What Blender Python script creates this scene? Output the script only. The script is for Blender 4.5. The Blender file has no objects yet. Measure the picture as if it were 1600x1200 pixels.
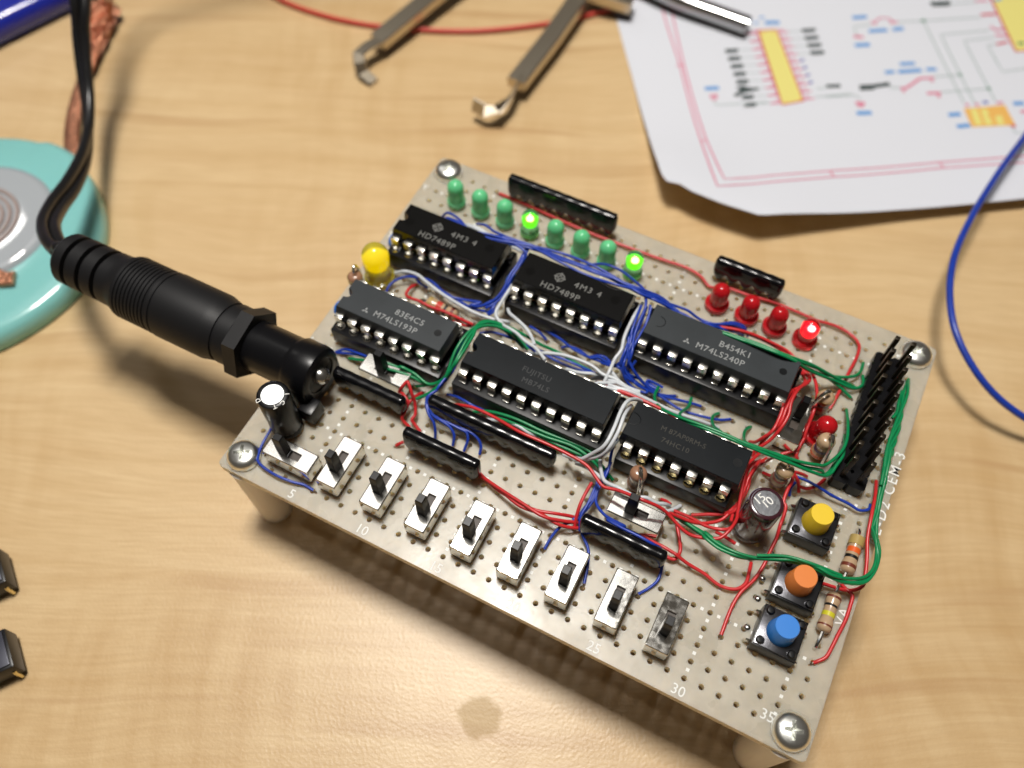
import bpy, bmesh, math, random
from mathutils import Vector, Matrix
from mathutils.geometry import delaunay_2d_cdt
random.seed(7)
sc = bpy.context.scene
COL = sc.collection
PI = math.pi
MM = 0.001
HT = 22.0            # board top above the table, mm; all coordinates below are board coordinates in mm

# ------------------------------------------------------------------ camera
cam = bpy.data.cameras.new("camera")
cam.sensor_width = 36.0
cam.lens = 30.7195
cam.clip_start = 0.005
cam.clip_end = 60.0
cam.dof.use_dof = True
cam.dof.focus_distance = 0.1255
cam.dof.aperture_fstop = 13.5
camo = bpy.data.objects.new("camera", cam)
COL.objects.link(camo)
camo.matrix_world = Matrix([[0.8911103, -0.3971167, 0.2195924, 0.0628372], [0.4537824, 0.7776916, -0.43506, -0.0316583], [0.0019944, 0.4873336, 0.8732136, 0.147037], [0.0, 0.0, 0.0, 1.0]])
sc.camera = camo

# ------------------------------------------------------------------ world and lamps
w = bpy.data.worlds.new("World"); sc.world = w; w.use_nodes = True
bg = w.node_tree.nodes["Background"]
bg.inputs[0].default_value = (1.0, 0.86, 0.70, 1); bg.inputs[1].default_value = 0.065

def area(name, slope, dist, sx, sy, power, color, target=(45, 25, 0)):
    l = bpy.data.lights.new(name, 'AREA'); l.shape = 'RECTANGLE'; l.size = sx; l.size_y = sy
    l.energy = power; l.color = color
    o = bpy.data.objects.new(name, l); COL.objects.link(o)
    t = Vector((target[0] * MM, target[1] * MM, (target[2] + HT) * MM))
    o.location = t + Vector((slope[0], slope[1], 1.0)) * dist
    return o
area("desk_lamp", (-0.13, 0.155), 0.56, 0.10, 0.10, 3.4, (1.0, 0.955, 0.895), target=(48, -10, -22))
area("side_panel", (-0.26, 0.17), 0.55, 0.32, 0.34, 0.52, (1.0, 0.97, 0.93), target=(36, 5, 0))
area("far_ceiling_lamp", (-0.98, 0.38), 1.5, 0.17, 0.17, 1.8, (1.0, 0.97, 0.92), target=(-77, 22.7, -16))
sc.view_settings.view_transform = 'Standard'
sc.view_settings.look = 'None'
sc.view_settings.exposure = -0.12
sc.view_settings.gamma = 1.0
sc.cycles.use_denoising = True
sc.cycles.max_bounces = 10
sc.cycles.transmission_bounces = 8
sc.cycles.caustics_reflective = False
sc.cycles.caustics_refractive = False
sc.cycles.sample_clamp_indirect = 4.0

# ------------------------------------------------------------------ materials
MATS = {}
def mat(name, color, rough=0.5, metal=0.0, spec=0.5, trans=0.0, emit=None, estr=0.0, coat=0.0, bump=None, sss=0.0, noise=None, ior=1.5, rnoise=None):
    if name in MATS: return MATS[name]
    m = bpy.data.materials.new(name); m.use_nodes = True
    nt = m.node_tree; b = nt.nodes["Principled BSDF"]
    b.inputs["Base Color"].default_value = (*color, 1)
    b.inputs["Roughness"].default_value = rough
    b.inputs["Metallic"].default_value = metal
    b.inputs["Specular IOR Level"].default_value = spec
    b.inputs["Transmission Weight"].default_value = trans
    b.inputs["IOR"].default_value = ior
    b.inputs["Coat Weight"].default_value = coat
    if sss:
        b.inputs["Subsurface Weight"].default_value = sss
        b.inputs["Subsurface Radius"].default_value = (0.0016, 0.0013, 0.0010)
        b.inputs["Subsurface Scale"].default_value = 1.8
    if emit:
        b.inputs["Emission Color"].default_value = (*emit, 1); b.inputs["Emission Strength"].default_value = estr
    tc = nt.nodes.new("ShaderNodeTexCoord")
    def noise_node(scale, detail=3):
        n = nt.nodes.new("ShaderNodeTexNoise"); n.inputs["Scale"].default_value = scale; n.inputs["Detail"].default_value = detail
        nt.links.new(tc.outputs["Object"], n.inputs["Vector"]); return n
    if noise:   # (scale per metre, amount)
        n = noise_node(noise[0]); mx = nt.nodes.new("ShaderNodeMapRange")
        mx.inputs["From Min"].default_value = 0.3; mx.inputs["From Max"].default_value = 0.7
        mx.inputs["To Min"].default_value = 1 - noise[1]; mx.inputs["To Max"].default_value = 1 + noise[1]
        nt.links.new(n.outputs["Fac"], mx.inputs["Value"])
        mul = nt.nodes.new("ShaderNodeVectorMath"); mul.operation = 'SCALE'
        mul.inputs[0].default_value = color
        nt.links.new(mx.outputs["Result"], mul.inputs["Scale"]); nt.links.new(mul.outputs["Vector"], b.inputs["Base Color"])
    if rnoise:
        n = noise_node(rnoise[0], 4); mx = nt.nodes.new("ShaderNodeMapRange")
        mx.inputs["From Min"].default_value = 0.35; mx.inputs["From Max"].default_value = 0.65
        mx.inputs["To Min"].default_value = max(0.02, rough - rnoise[1]); mx.inputs["To Max"].default_value = rough + rnoise[1]
        nt.links.new(n.outputs["Fac"], mx.inputs["Value"]); nt.links.new(mx.outputs["Result"], b.inputs["Roughness"])
    if bump:    # (scale per metre, distance in metres, strength)
        n = noise_node(bump[0], 4); bp = nt.nodes.new("ShaderNodeBump")
        bp.inputs["Distance"].default_value = bump[1]; bp.inputs["Strength"].default_value = bump[2]
        nt.links.new(n.outputs["Fac"], bp.inputs["Height"]); nt.links.new(bp.outputs["Normal"], b.inputs["Normal"])
    MATS[name] = m
    return m

M_board = mat("board_fibreglass", (0.49, 0.445, 0.355), 0.32, spec=0.5, sss=0.9, noise=(420, 0.07), bump=(1400, 0.00004, 0.35), rnoise=(150, .08))
M_print = mat("white_print", (0.82, 0.82, 0.78), 0.6)
M_pad = mat("copper_pad", (0.62, 0.45, 0.28), 0.35, 1.0)
M_chipgrey = mat("grey_epoxy", (0.034, 0.039, 0.043), 0.38, spec=0.25, bump=(9000, 0.000006, 0.3), noise=(200, .12))
M_chipgrey2 = mat("dark_grey_epoxy", (0.008, 0.010, 0.012), 0.27, spec=0.22, bump=(9000, 0.000004, 0.3), noise=(200, .15))
M_chipblack = mat("gloss_black_epoxy", (0.004, 0.004, 0.004), 0.20, spec=0.5, bump=(5000, 0.000006, 0.3))
M_socket = mat("socket_plastic", (0.005, 0.005, 0.006), 0.30, spec=0.25, bump=(2500, 0.00001, 0.2))
M_socket2 = mat("dull_socket_plastic", (0.009, 0.009, 0.010), 0.4, spec=.3, bump=(2500, 0.00002, 0.4))
M_black = mat("black_plastic", (0.005, 0.005, 0.006), 0.30, spec=.28, bump=(3000, 0.00001, 0.2))
M_rubber = mat("matte_black_rubber", (0.009, 0.009, 0.010), 0.50, spec=.3, bump=(2500, 0.00003, 0.3))
M_gloss = mat("gloss_black_coating", (0.004, 0.004, 0.005), 0.17, spec=0.4, bump=(700, 0.00004, 0.25))
M_tin = mat("tinned_metal", (0.82, 0.80, 0.74), 0.24, 1.0)
M_solder = mat("solder_metal", (0.72, 0.71, 0.68), 0.22, 1.0, bump=(900, 0.00002, 0.3))
M_plate = mat("nickel_plate", (0.86, 0.84, 0.79), 0.11, 1.0, bump=(2600, 0.000005, 0.3), rnoise=(900, .04))
M_plate_side = mat("zinc_plate", (0.60, 0.55, 0.47), 0.34, 1.0, rnoise=(900, .08))
M_gold = mat("brass_contact", (0.80, 0.68, 0.36), 0.25, 1.0)
M_chrome = mat("chrome_metal", (0.75, 0.77, 0.80), 0.10, 1.0, bump=(900, 0.00001, 0.3))
M_screw = mat("screw_plating", (0.93, 0.94, 0.90), 0.30, 1.0, bump=(900, 0.00005, 0.5))
M_steel = mat("polished_steel", (0.60, 0.53, 0.42), 0.36, 1.0, bump=(150, 0.00004, 0.3))
M_alu = mat("aluminium_top", (0.85, 0.87, 0.88), 0.42, 1.0, bump=(4000, 0.00001, 0.4))
M_maroon = mat("maroon_sleeve", (0.045, 0.012, 0.018), 0.20, coat=0.5)
M_nylon = mat("white_nylon", (0.80, 0.77, 0.76), 0.45, sss=0.3)
WCOL = {'red': (0.56, 0.025, 0.028), 'blue': (0.012, 0.045, 0.36), 'green': (0.004, 0.225, 0.075), 'white': (0.60, 0.63, 0.66)}
M_wire = {k: mat(k + "_insulation", v, 0.33, spec=0.5, noise=(400, .1)) for k, v in WCOL.items()}
def tint(name, c, tr=0.9, rough=0.12): return mat(name, c, rough, trans=tr, ior=1.45)
M_greenlens = tint("green_lens", (0.30, 0.88, 0.45), 0.85, .06)
M_greendull = mat("green_diffused_lens", (0.20, 0.86, 0.39), .12, trans=.32, sss=.35, ior=1.45)
M_reddull = mat("red_diffused_lens", (0.90, 0.02, 0.03), .12, trans=.5, sss=.4, ior=1.45)
M_redlens = tint("red_lens", (0.95, 0.05, 0.06), 0.80, .06)
M_yellowlens = mat("yellow_lens", (0.92, 0.80, 0.10), .10, trans=.62, sss=.4, ior=1.45)
M_cup = mat("diffuser_cup", (0.75, 0.75, 0.72), 0.5)
M_greenglow = mat("green_glow", (0.2, 0.9, 0.1), 0.4, emit=(0.26, 1.0, 0.0), estr=1.5)
M_redglow = mat("red_glow", (0.9, 0.1, 0.1), 0.4, emit=(1.0, 0.02, 0.05), estr=2.6)
M_hotred = mat("hot_red", (1, .8, .8), .4, emit=(1.0, 0.62, 0.60), estr=14.0)
M_hotgreen = mat("hot_green", (.9, 1, .6), .4, emit=(0.85, 1.0, 0.25), estr=9.0)
M_yellowglow = mat("yellow_glow", (0.9, 0.8, 0.1), 0.4, emit=(1.0, 0.76, 0.0), estr=1.25)
M_greencore = mat("green_core", (0.70, 1.0, 0.70), 0.4)
M_redcore = mat("red_core", (0.95, 0.30, 0.25), 0.4)
M_blueblob = mat("blue_epoxy", (0.01, 0.16, 0.62), 0.15, spec=0.6)
M_tan = mat("tan_lacquer", (0.48, 0.33, 0.20), 0.25, coat=0.4)
M_brownbody = mat("brown_lacquer", (0.33, 0.17, 0.10), 0.22, coat=0.4)
BAND = {k: mat("band_" + k, v, 0.3) for k, v in dict(brown=(.16, .035, .02), black=(.01, .01, .01), orange=(.75, .12, .02), yellow=(.60, .55, .03), gold=(.42, .30, .10), red=(.55, .05, .03), violet=(.10, .05, .16)).items()}

# ------------------------------------------------------------------ mesh helpers (all in board millimetres)
class MB:
    def __init__(s): s.v = []; s.f = []; s.sm = []
    def add(s, vs, fs, smooth=False):
        n = len(s.v); s.v += [tuple(v) for v in vs]; s.f += [tuple(n + i for i in f) for f in fs]; s.sm += [smooth] * len(fs); return s
    def box(s, x0, x1, y0, y1, z0, z1, bev=0.0):
        bm = bmesh.new(); bmesh.ops.create_cube(bm, size=1.0)
        for v in bm.verts:
            v.co = Vector(((x0 + x1) / 2 + v.co.x * (x1 - x0), (y0 + y1) / 2 + v.co.y * (y1 - y0), (z0 + z1) / 2 + v.co.z * (z1 - z0)))
        if bev: bmesh.ops.bevel(bm, geom=bm.edges[:], offset=bev, segments=2, affect='EDGES', profile=0.6)
        return s.frombm(bm)
    def frombm(s, bm, smooth=False):
        bm.verts.index_update(); s.add([v.co[:] for v in bm.verts], [[v.index for v in f.verts] for f in bm.faces], smooth); bm.free(); return s
    def prism(s, poly, z0, z1, smooth=False):
        n = len(poly); vs = [(x, y, z0) for x, y in poly] + [(x, y, z1) for x, y in poly]
        return s.add(vs, [tuple(range(n))[::-1], tuple(range(n, 2 * n))] + [(i, (i + 1) % n, n + (i + 1) % n, n + i) for i in range(n)], smooth)
    def lathe(s, prof, c=(0, 0, 0), axis='z', seg=24, ang0=0.0):
        """prof: (radius, height); closed to the axis at r=0"""
        vs = []; fs = []; rings = []
        for r, h in prof:
            if r < 1e-6: rings.append([len(vs)]); vs.append((0, 0, h))
            else:
                rings.append(list(range(len(vs), len(vs) + seg)))
                vs += [(r * math.cos(ang0 + 2 * PI * k / seg), r * math.sin(ang0 + 2 * PI * k / seg), h) for k in range(seg)]
        for a, b in zip(rings, rings[1:]):
            for k in range(seg):
                k2 = (k + 1) % seg
                if len(a) == 1 and len(b) == 1: continue
                if len(a) == 1: fs.append((a[0], b[k], b[k2]))
                elif len(b) == 1: fs.append((a[k], a[k2], b[0]))
                else: fs.append((a[k], a[k2], b[k2], b[k]))
        out = []
        for x, y, z in vs:
            if axis == 'x': x, y, z = z, x, y
            elif axis == 'y': x, y, z = y, z, x
            out.append((x + c[0], y + c[1], z + c[2]))
        return s.add(out, fs, True)
    def tube(s, pts, r, seg=8, cap=True, flat=None):
        P = [Vector(p) for p in pts]; n = len(P)
        t0 = (P[1] - P[0]).normalized(); u = t0.orthogonal().normalized()
        if flat: u = (Vector(flat) - t0 * t0.dot(Vector(flat))).normalized()
        vs = []
        for i in range(n):
            t = (P[min(i + 1, n - 1)] - P[max(i - 1, 0)]).normalized()
            u = (u - t * u.dot(t)).normalized(); v = t.cross(u)
            ri = r[i] if isinstance(r, list) else r
            ra, rb = (ri if not isinstance(ri, tuple) else ri[0]), (ri if not isinstance(ri, tuple) else ri[1])
            vs += [tuple(P[i] + u * ra * math.cos(2 * PI * k / seg) + v * rb * math.sin(2 * PI * k / seg)) for k in range(seg)]
        fs = [(i * seg + k, i * seg + (k + 1) % seg, (i + 1) * seg + (k + 1) % seg, (i + 1) * seg + k) for i in range(n - 1) for k in range(seg)]
        s.add(vs, fs, True)
        if cap: s.add(vs[:seg], [tuple(range(seg))[::-1]]); s.add(vs[-seg:], [tuple(range(seg))])
        return s
    def xf(s, M):
        s.v = [tuple(M @ Vector(v)) for v in s.v]; return s
    def build(s, name, m, parent=None, origin=None, label=None, angle=40):
        if origin is None:
            xs = [v[0] for v in s.v]; ys = [v[1] for v in s.v]; zs = [v[2] for v in s.v]
            origin = ((min(xs) + max(xs)) / 2, (min(ys) + max(ys)) / 2, min(zs))
        me = bpy.data.meshes.new(name)
        me.from_pydata([((x - origin[0]) * MM, (y - origin[1]) * MM, (z - origin[2]) * MM) for x, y, z in s.v], [], s.f)
        for p_, q in zip(me.polygons, s.sm): p_.use_smooth = q
        bm = bmesh.new(); bm.from_mesh(me); bmesh.ops.remove_doubles(bm, verts=bm.verts, dist=1e-7)
        bmesh.ops.recalc_face_normals(bm, faces=bm.faces); bm.to_mesh(me); bm.free()
        me.set_sharp_from_angle(angle=math.radians(angle))
        me.materials.append(m)
        return place(name, me, origin, parent, label)
WO = {}
def place(name, me, origin, parent=None, label=None):
    o = bpy.data.objects.new(name, me); COL.objects.link(o)
    wo = Vector((origin[0] * MM, origin[1] * MM, (origin[2] + HT) * MM))
    if parent is not None:
        o.parent = parent; o.location = wo - WO[parent.name]
    else: o.location = wo
    WO[o.name] = wo
    if label: o["label"] = label
    return o
def copy_part(o, parent, delta, label=None):
    """a copy of one part (sharing its mesh) moved by delta mm, with copies of its sub-parts"""
    c = o.copy(); COL.objects.link(c); c.parent = parent
    wo = WO[o.name] + Vector(delta) * MM
    c.location = wo - WO[parent.name]; WO[c.name] = wo
    if "label" in c: del c["label"]
    if label: c["label"] = label
    for ch in list(o.children): copy_part(ch, c, delta)
    return c
def thing(name, origin, label, cat, group=None):
    o = place(name, None, origin); o["label"] = label; o["category"] = cat
    if group: o["group"] = group
    return o
def tag(o, label, cat, group=None):
    o["label"] = label; o["category"] = cat
    if group: o["group"] = group
    return o
def cr(pts, sub=5):
    P = [Vector(p) for p in pts]
    if len(P) < 3: return P
    out = []
    for i in range(len(P) - 1):
        a, b = P[i], P[i + 1]
        p0 = P[i - 1] if i else a * 2 - b; p3 = P[i + 2] if i + 2 < len(P) else b * 2 - a
        # centripetal parameters keep tight bends from looping
        d = [max((q - p_).length, 1e-4) ** 0.5 for p_, q in ((p0, a), (a, b), (b, p3))]
        m1 = ((a - p0) / d[0] - (b - p0) / (d[0] + d[1]) + (b - a) / d[1]) * d[1]
        m2 = ((b - a) / d[1] - (p3 - a) / (d[1] + d[2]) + (p3 - b) / d[2]) * d[1]
        for k in range(sub):
            t = k / sub
            out.append(a * (2 * t**3 - 3 * t**2 + 1) + m1 * (t**3 - 2 * t**2 + t) + b * (-2 * t**3 + 3 * t**2) + m2 * (t**3 - t**2))
    out.append(P[-1]); return out
def g(c, r): return ((c - 1) * 2.54, (r - 1) * 2.54)      # hole column, row -> mm
FONT = {}
def text_mesh(body, size, thick=0.012, spacing=1.0, xs=1.0):
    cu = bpy.data.curves.new("t", 'FONT'); cu.body = body; cu.size = size * MM; cu.extrude = 0.0; cu.space_character = spacing
    cu.align_x = 'LEFT'; cu.resolution_u = 3; cu.offset = 0.00001
    o = bpy.data.objects.new("t", cu); COL.objects.link(o)
    bpy.context.view_layer.update()
    me = bpy.data.meshes.new_from_object(o.evaluated_get(bpy.context.evaluated_depsgraph_get()))
    bpy.data.objects.remove(o); bpy.data.curves.remove(cu)
    for v in me.vertices: v.co.x *= xs
    return me
def text(body, size, x, y, z, m, parent, ang=0.0, spacing=1.0, xs=1.0, name="printed_text"):
    me = text_mesh(body, size, spacing=spacing, xs=xs); me.materials.append(m)
    o = place(name, me, (x, y, z), parent); o.rotation_euler = (0, 0, ang); return o

# ------------------------------------------------------------------ tabletop
def wood():
    m = bpy.data.materials.new("maple_laminate"); m.use_nodes = True; nt = m.node_tree; b = nt.nodes["Principled BSDF"]
    N = nt.nodes.new; L = nt.links.new
    tc = N("ShaderNodeTexCoord")
    rot = N("ShaderNodeMapping"); rot.inputs["Rotation"].default_value = (0, 0, math.radians(-25)); L(tc.outputs["Object"], rot.inputs["Vector"])
    wob = N("ShaderNodeTexNoise"); wob.inputs["Scale"].default_value = 14; wob.inputs["Detail"].default_value = 1; L(rot.outputs[0], wob.inputs["Vector"])
    wsc = N("ShaderNodeVectorMath"); wsc.operation = 'SCALE'; wsc.inputs["Scale"].default_value = 0.022; L(wob.outputs["Color"], wsc.inputs[0])
    wad = N("ShaderNodeVectorMath"); wad.operation = 'ADD'; L(rot.outputs[0], wad.inputs[0]); L(wsc.outputs[0], wad.inputs[1])
    def layer(sx, sy, detail, lo, hi, rough=0.55):
        mp = N("ShaderNodeMapping"); mp.inputs["Scale"].default_value = (sx, sy, 1); L(wad.outputs[0], mp.inputs["Vector"])
        n = N("ShaderNodeTexNoise"); n.inputs["Scale"].default_value = 1; n.inputs["Detail"].default_value = detail; n.inputs["Roughness"].default_value = rough
        L(mp.outputs[0], n.inputs["Vector"])
        r = N("ShaderNodeMapRange"); r.inputs["From Min"].default_value = lo; r.inputs["From Max"].default_value = hi; L(n.outputs["Fac"], r.inputs["Value"])
        return r.outputs["Result"]
    grain = layer(12, 170, 5, .32, .68, .62)          # long streaks
    fine = layer(110, 1700, 4, .42, .62, .65)           # fine pores
    figure = layer(190, 30, 3, .40, .66)
    weave = layer(26, 420, 3, .36, .64)
    patch = layer(11, 11, 1, .44, .62)         # curl across the grain
    broad = layer(9, 26, 2, .3, .7)
    dark = layer(9, 150, 3, .59, .70)           # thin dark growth lines
    base = N("ShaderNodeMix"); base.data_type = 'RGBA'
    base.inputs[6].default_value = (0.725, 0.54, 0.305, 1); base.inputs[7].default_value = (0.56, 0.37, 0.175, 1)
    mixf = N("ShaderNodeMath"); mixf.operation = 'MULTIPLY_ADD'; mixf.inputs[1].default_value = .42; L(grain, mixf.inputs[0])
    m2 = N("ShaderNodeMath"); m2.operation = 'MULTIPLY_ADD'; m2.inputs[1].default_value = .42; m2.inputs[2].default_value = 0.0
    fp = N('ShaderNodeMath'); fp.operation = 'MULTIPLY'; L(figure, fp.inputs[0]); L(patch, fp.inputs[1]); L(fp.outputs[0], m2.inputs[0]); L(m2.outputs[0], mixf.inputs[2])
    m3 = N("ShaderNodeMath"); m3.operation = 'MULTIPLY_ADD'; m3.inputs[1].default_value = .22; L(broad, m3.inputs[0]); L(mixf.outputs[0], m3.inputs[2])
    m4 = N("ShaderNodeMath"); m4.operation = 'MULTIPLY_ADD'; m4.inputs[1].default_value = .20; L(weave, m4.inputs[0]); L(m3.outputs[0], m4.inputs[2])
    L(m4.outputs[0], base.inputs[0])
    dk = N("ShaderNodeMix"); dk.data_type = 'RGBA'; dk.inputs[7].default_value = (0.44, 0.25, 0.105, 1)
    L(base.outputs[2], dk.inputs[6])
    dm = N("ShaderNodeMath"); dm.operation = 'MULTIPLY'; dm.inputs[1].default_value = .5; L(dark, dm.inputs[0]); L(dm.outputs[0], dk.inputs[0])
    fk = N("ShaderNodeMix"); fk.data_type = 'RGBA'; fk.inputs[7].default_value = (0.50, 0.325, 0.155, 1); L(dk.outputs[2], fk.inputs[6])
    fm = N("ShaderNodeMath"); fm.operation = 'MULTIPLY'; fm.inputs[1].default_value = .30; L(fine, fm.inputs[0]); L(fm.outputs[0], fk.inputs[0])
    # a small old round stain on the table in front of the board
    sp = N("ShaderNodeVectorMath"); sp.operation = 'DISTANCE'; sp.inputs[1].default_value = (0.0487, -0.0148, 0.0)
    sn = N("ShaderNodeTexNoise"); sn.inputs["Scale"].default_value = 420; L(tc.outputs["Object"], sn.inputs["Vector"])
    L(tc.outputs["Object"], sp.inputs[0])
    sa = N("ShaderNodeMath"); sa.operation = 'MULTIPLY_ADD'; sa.inputs[1].default_value = 0.0028; L(sn.outputs["Fac"], sa.inputs[0]); L(sp.outputs["Value"], sa.inputs[2])
    sr = N("ShaderNodeMapRange"); sr.inputs["From Min"].default_value = 0.0052; sr.inputs["From Max"].default_value = 0.0040; sr.inputs["To Max"].default_value = 0.42; L(sa.outputs[0], sr.inputs["Value"])
    sx_ = N("ShaderNodeMix"); sx_.data_type = 'RGBA'; sx_.inputs[7].default_value = (0.40, 0.28, 0.13, 1); L(fk.outputs[2], sx_.inputs[6]); L(sr.outputs["Result"], sx_.inputs[0])
    L(sx_.outputs[2], b.inputs["Base Color"])
    b.inputs["Roughness"].default_value = 0.36
    ss = N("ShaderNodeMapRange"); ss.inputs["From Max"].default_value = .55; ss.inputs["To Min"].default_value = 0.5; ss.inputs["To Max"].default_value = 0.12; L(sr.outputs["Result"], ss.inputs["Value"]); L(ss.outputs["Result"], b.inputs["Specular IOR Level"])
    bn = N("ShaderNodeTexNoise"); bn.inputs["Scale"].default_value = 1800; bn.inputs["Detail"].default_value = 3; L(tc.outputs["Object"], bn.inputs["Vector"])
    bp = N("ShaderNodeBump"); bp.inputs["Distance"].default_value = 0.00008; bp.inputs["Strength"].default_value = 0.6; L(bn.outputs["Fac"], bp.inputs["Height"]); L(bp.outputs[0], b.inputs["Normal"])
    return m
tb = MB().box(-900, 900, -500, 900, -HT - 25, -HT, 1.0)
t = tb.build("table", wood(), None, origin=(0, 0, -HT)); t["kind"] = "structure"; t["label"] = "pale maple laminate tabletop under the circuit board"

# ------------------------------------------------------------------ circuit board
BOARD = thing("circuit_board", (44.45, 33.02, -HT), "beige perforated circuit board on white legs, covered with chips, slide switches, lights and coloured wires", "circuit board")
NX, NY = 36, 27
def board_mesh():
    mb = MB(); T = -1.6; R = 0.42; S = 12
    x0, x1, y0, y1 = -3.05, 91.95, -2.98, 69.02
    vs = []; fs = []; idx = {}
    def V(p_):
        k = (round(p_[0], 4), round(p_[1], 4), round(p_[2], 4))
        if k not in idx: idx[k] = len(vs); vs.append(k)
        return idx[k]
    nohole = {(1, 1), (1, 2), (2, 1), (35, 1), (36, 1), (36, 2), (1, 27), (1, 26), (2, 27), (36, 27), (35, 27), (36, 26)}
    h = 1.27
    per = [(h, 0), (h, h), (0, h), (-h, h), (-h, 0), (-h, -h), (0, -h), (h, -h)]
    for i in range(NX):
        for j in range(NY):
            cx, cy = i * 2.54, j * 2.54
            if (i + 1, j + 1) in nohole:
                for z in (0, T): fs.append([V((cx + a, cy + b, z)) for a, b in per])
                continue
            ring = [(R * math.cos(2 * PI * k / 16), R * math.sin(2 * PI * k / 16)) for k in range(16)]
            for z in (0, T):
                for k in range(8):
                    a = per[k]; b = per[(k + 1) % 8]
                    fs.append([V((cx + a[0], cy + a[1], z)), V((cx + b[0], cy + b[1], z)), V((cx + ring[(2 * k + 2) % 16][0], cy + ring[(2 * k + 2) % 16][1], z)), V((cx + ring[2 * k + 1][0], cy + ring[2 * k + 1][1], z)), V((cx + ring[2 * k][0], cy + ring[2 * k][1], z))])
            for k in range(16):
                a = ring[k]; b = ring[(k + 1) % 16]
                fs.append([V((cx + a[0], cy + a[1], 0)), V((cx + b[0], cy + b[1], 0)), V((cx + b[0], cy + b[1], T)), V((cx + a[0], cy + a[1], T))])
    ix0, ix1, iy0, iy1 = -h, (NX - .5) * 2.54, -h, (NY - .5) * 2.54
    ix0 = -h; ix1 = (NX - 1) * 2.54 + h; iy1 = (NY - 1) * 2.54 + h
    xsn = [ix0 + k * h for k in range(2 * NX + 1)]; ysn = [iy0 + k * h for k in range(2 * NY + 1)]
    c = 0.9
    def arc(cx, cy, a0): return [(cx + c * math.cos(a0 + k * PI / 8), cy + c * math.sin(a0 + k * PI / 8)) for k in range(5)]
    for z in (0, T):
        for k in range(len(xsn) - 1):
            if 0 < k < len(xsn) - 2 or True:
                a, b = xsn[k], xsn[k + 1]
                for yi, yo in ((iy0, y0), (iy1, y1)):
                    fs.append([V((a, yi, z)), V((b, yi, z)), V((b, yo, z)), V((a, yo, z))])
        for k in range(len(ysn) - 1):
            a, b = ysn[k], ysn[k + 1]
            for xi, xo in ((ix0, x0), (ix1, x1)):
                fs.append([V((xi, a, z)), V((xi, b, z)), V((xo, b, z)), V((xo, a, z))])
        for xi, yi, xo, yo, a0 in ((ix0, iy0, x0, y0, PI), (ix1, iy0, x1, y0, 1.5 * PI), (ix1, iy1, x1, y1, 0), (ix0, iy1, x0, y1, .5 * PI)):
            cx = xo + (c if xo < 0 else -c); cy = yo + (c if yo < 0 else -c)
            A = arc(cx, cy, a0)
            first = (xi, yo) if abs(A[0][1] - yo) < 1e-6 or abs(A[0][0] - cx) < 1e-6 else (xo, yi)
            last = (xo, yi) if first == (xi, yo) else (xi, yo)
            fs.append([V((*q, z)) for q in [(xi, yi), first] + A + [last]])
    out = [(x, y0) for x in xsn] + arc(x1 - c, y0 + c, 1.5 * PI) + [(x1, y) for y in ysn] + arc(x1 - c, y1 - c, 0) + [(x, y1) for x in xsn[::-1]] + arc(x0 + c, y1 - c, .5 * PI) + [(x0, y) for y in ysn[::-1]] + arc(x0 + c, y0 + c, PI)
    for k in range(len(out)):
        a = out[k]; b = out[(k + 1) % len(out)]
        if abs(a[0] - b[0]) + abs(a[1] - b[1]) < 1e-5: continue
        fs.append([V((*a, 0)), V((*b, 0)), V((*b, T)), V((*a, T))])
    mb.add(vs, fs); return mb
M_hole = mat("brightened_hole_wall", (0.74, 0.69, 0.58), 0.6, spec=.2, sss=1.0)
PANEL = board_mesh().build("board_panel", M_board, BOARD, origin=(44.45, 33.02, -1.6), angle=30)
PANEL.data.materials.append(M_hole)
for p_ in PANEL.data.polygons:      # drilled walls coloured paler, standing in for light glowing through the board
    c_ = p_.center; X_ = c_.x / MM + 44.45; Y_ = c_.y / MM + 33.02
    if abs(p_.normal.z) < .1 and -1 < X_ < 90 and -1 < Y_ < 67.5: p_.material_index = 1
# the copper side: one ring round each hole
pm = MB()
for i in range(NX):
    for j in range(NY):
        cx, cy = i * 2.54, j * 2.54
        n = 10; a = [(cx + 1.0 * math.cos(2 * PI * k / n), cy + 1.0 * math.sin(2 * PI * k / n), -1.63) for k in range(n)]
        b = [(cx + 0.52 * math.cos(2 * PI * k / n), cy + 0.52 * math.sin(2 * PI * k / n), -1.63) for k in range(n)]
        pm.add(a + b, [(k, (k + 1) % n, n + (k + 1) % n, n + k) for k in range(n)])
pm.build("copper_grid", M_pad, PANEL)
# white square marks along every fifth row and column
sm = MB()
def sq(c_, r_):
    x, y = g(c_, r_); s_ = .24
    sm.add([(x - s_, y - s_, .012), (x + s_, y - s_, .012), (x + s_, y + s_, .012), (x - s_, y + s_, .012)], [(0, 1, 2, 3)])
for k in range(5, 36, 5):
    for j in range(1, 27): sq(k, j + .5)
for k in range(5, 26, 5):
    for j in range(1, 36): sq(j + .5, k)
sm.build("printed_grid", M_print, PANEL)
for n_ in (5, 10, 15, 20, 25, 30):
    x, y = g(n_, 0.30); text(str(n_), 2.05, x - (.55 if n_ < 10 else 1.18), y - .74, .013, M_print, PANEL, name="printed_number")
x, y = g(34.72, 1.25); text("35", 2.05, x - 1.18, y - .74, .013, M_print, PANEL, name="printed_number")
for ch, r_ in (("E", 5), ("J", 10), ("O", 15), ("T", 20), ("Y", 25)):
    x, y = g(0.12, r_ - .4); text(ch, 1.9, x - .6, y + .3, .013, M_print, PANEL, name="printed_letter")
x, y = g(37.3, 13.0); text("AE-D2 CEM-3", 2.35, x, y, .013, M_print, PANEL, ang=PI / 2, spacing=1.28, name="printed_text")
x, y = g(36.95, 7.6); text("VA", 2.0, x, y, .013, M_print, PANEL, ang=PI / 2, spacing=1.2, name="printed_text")
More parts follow.
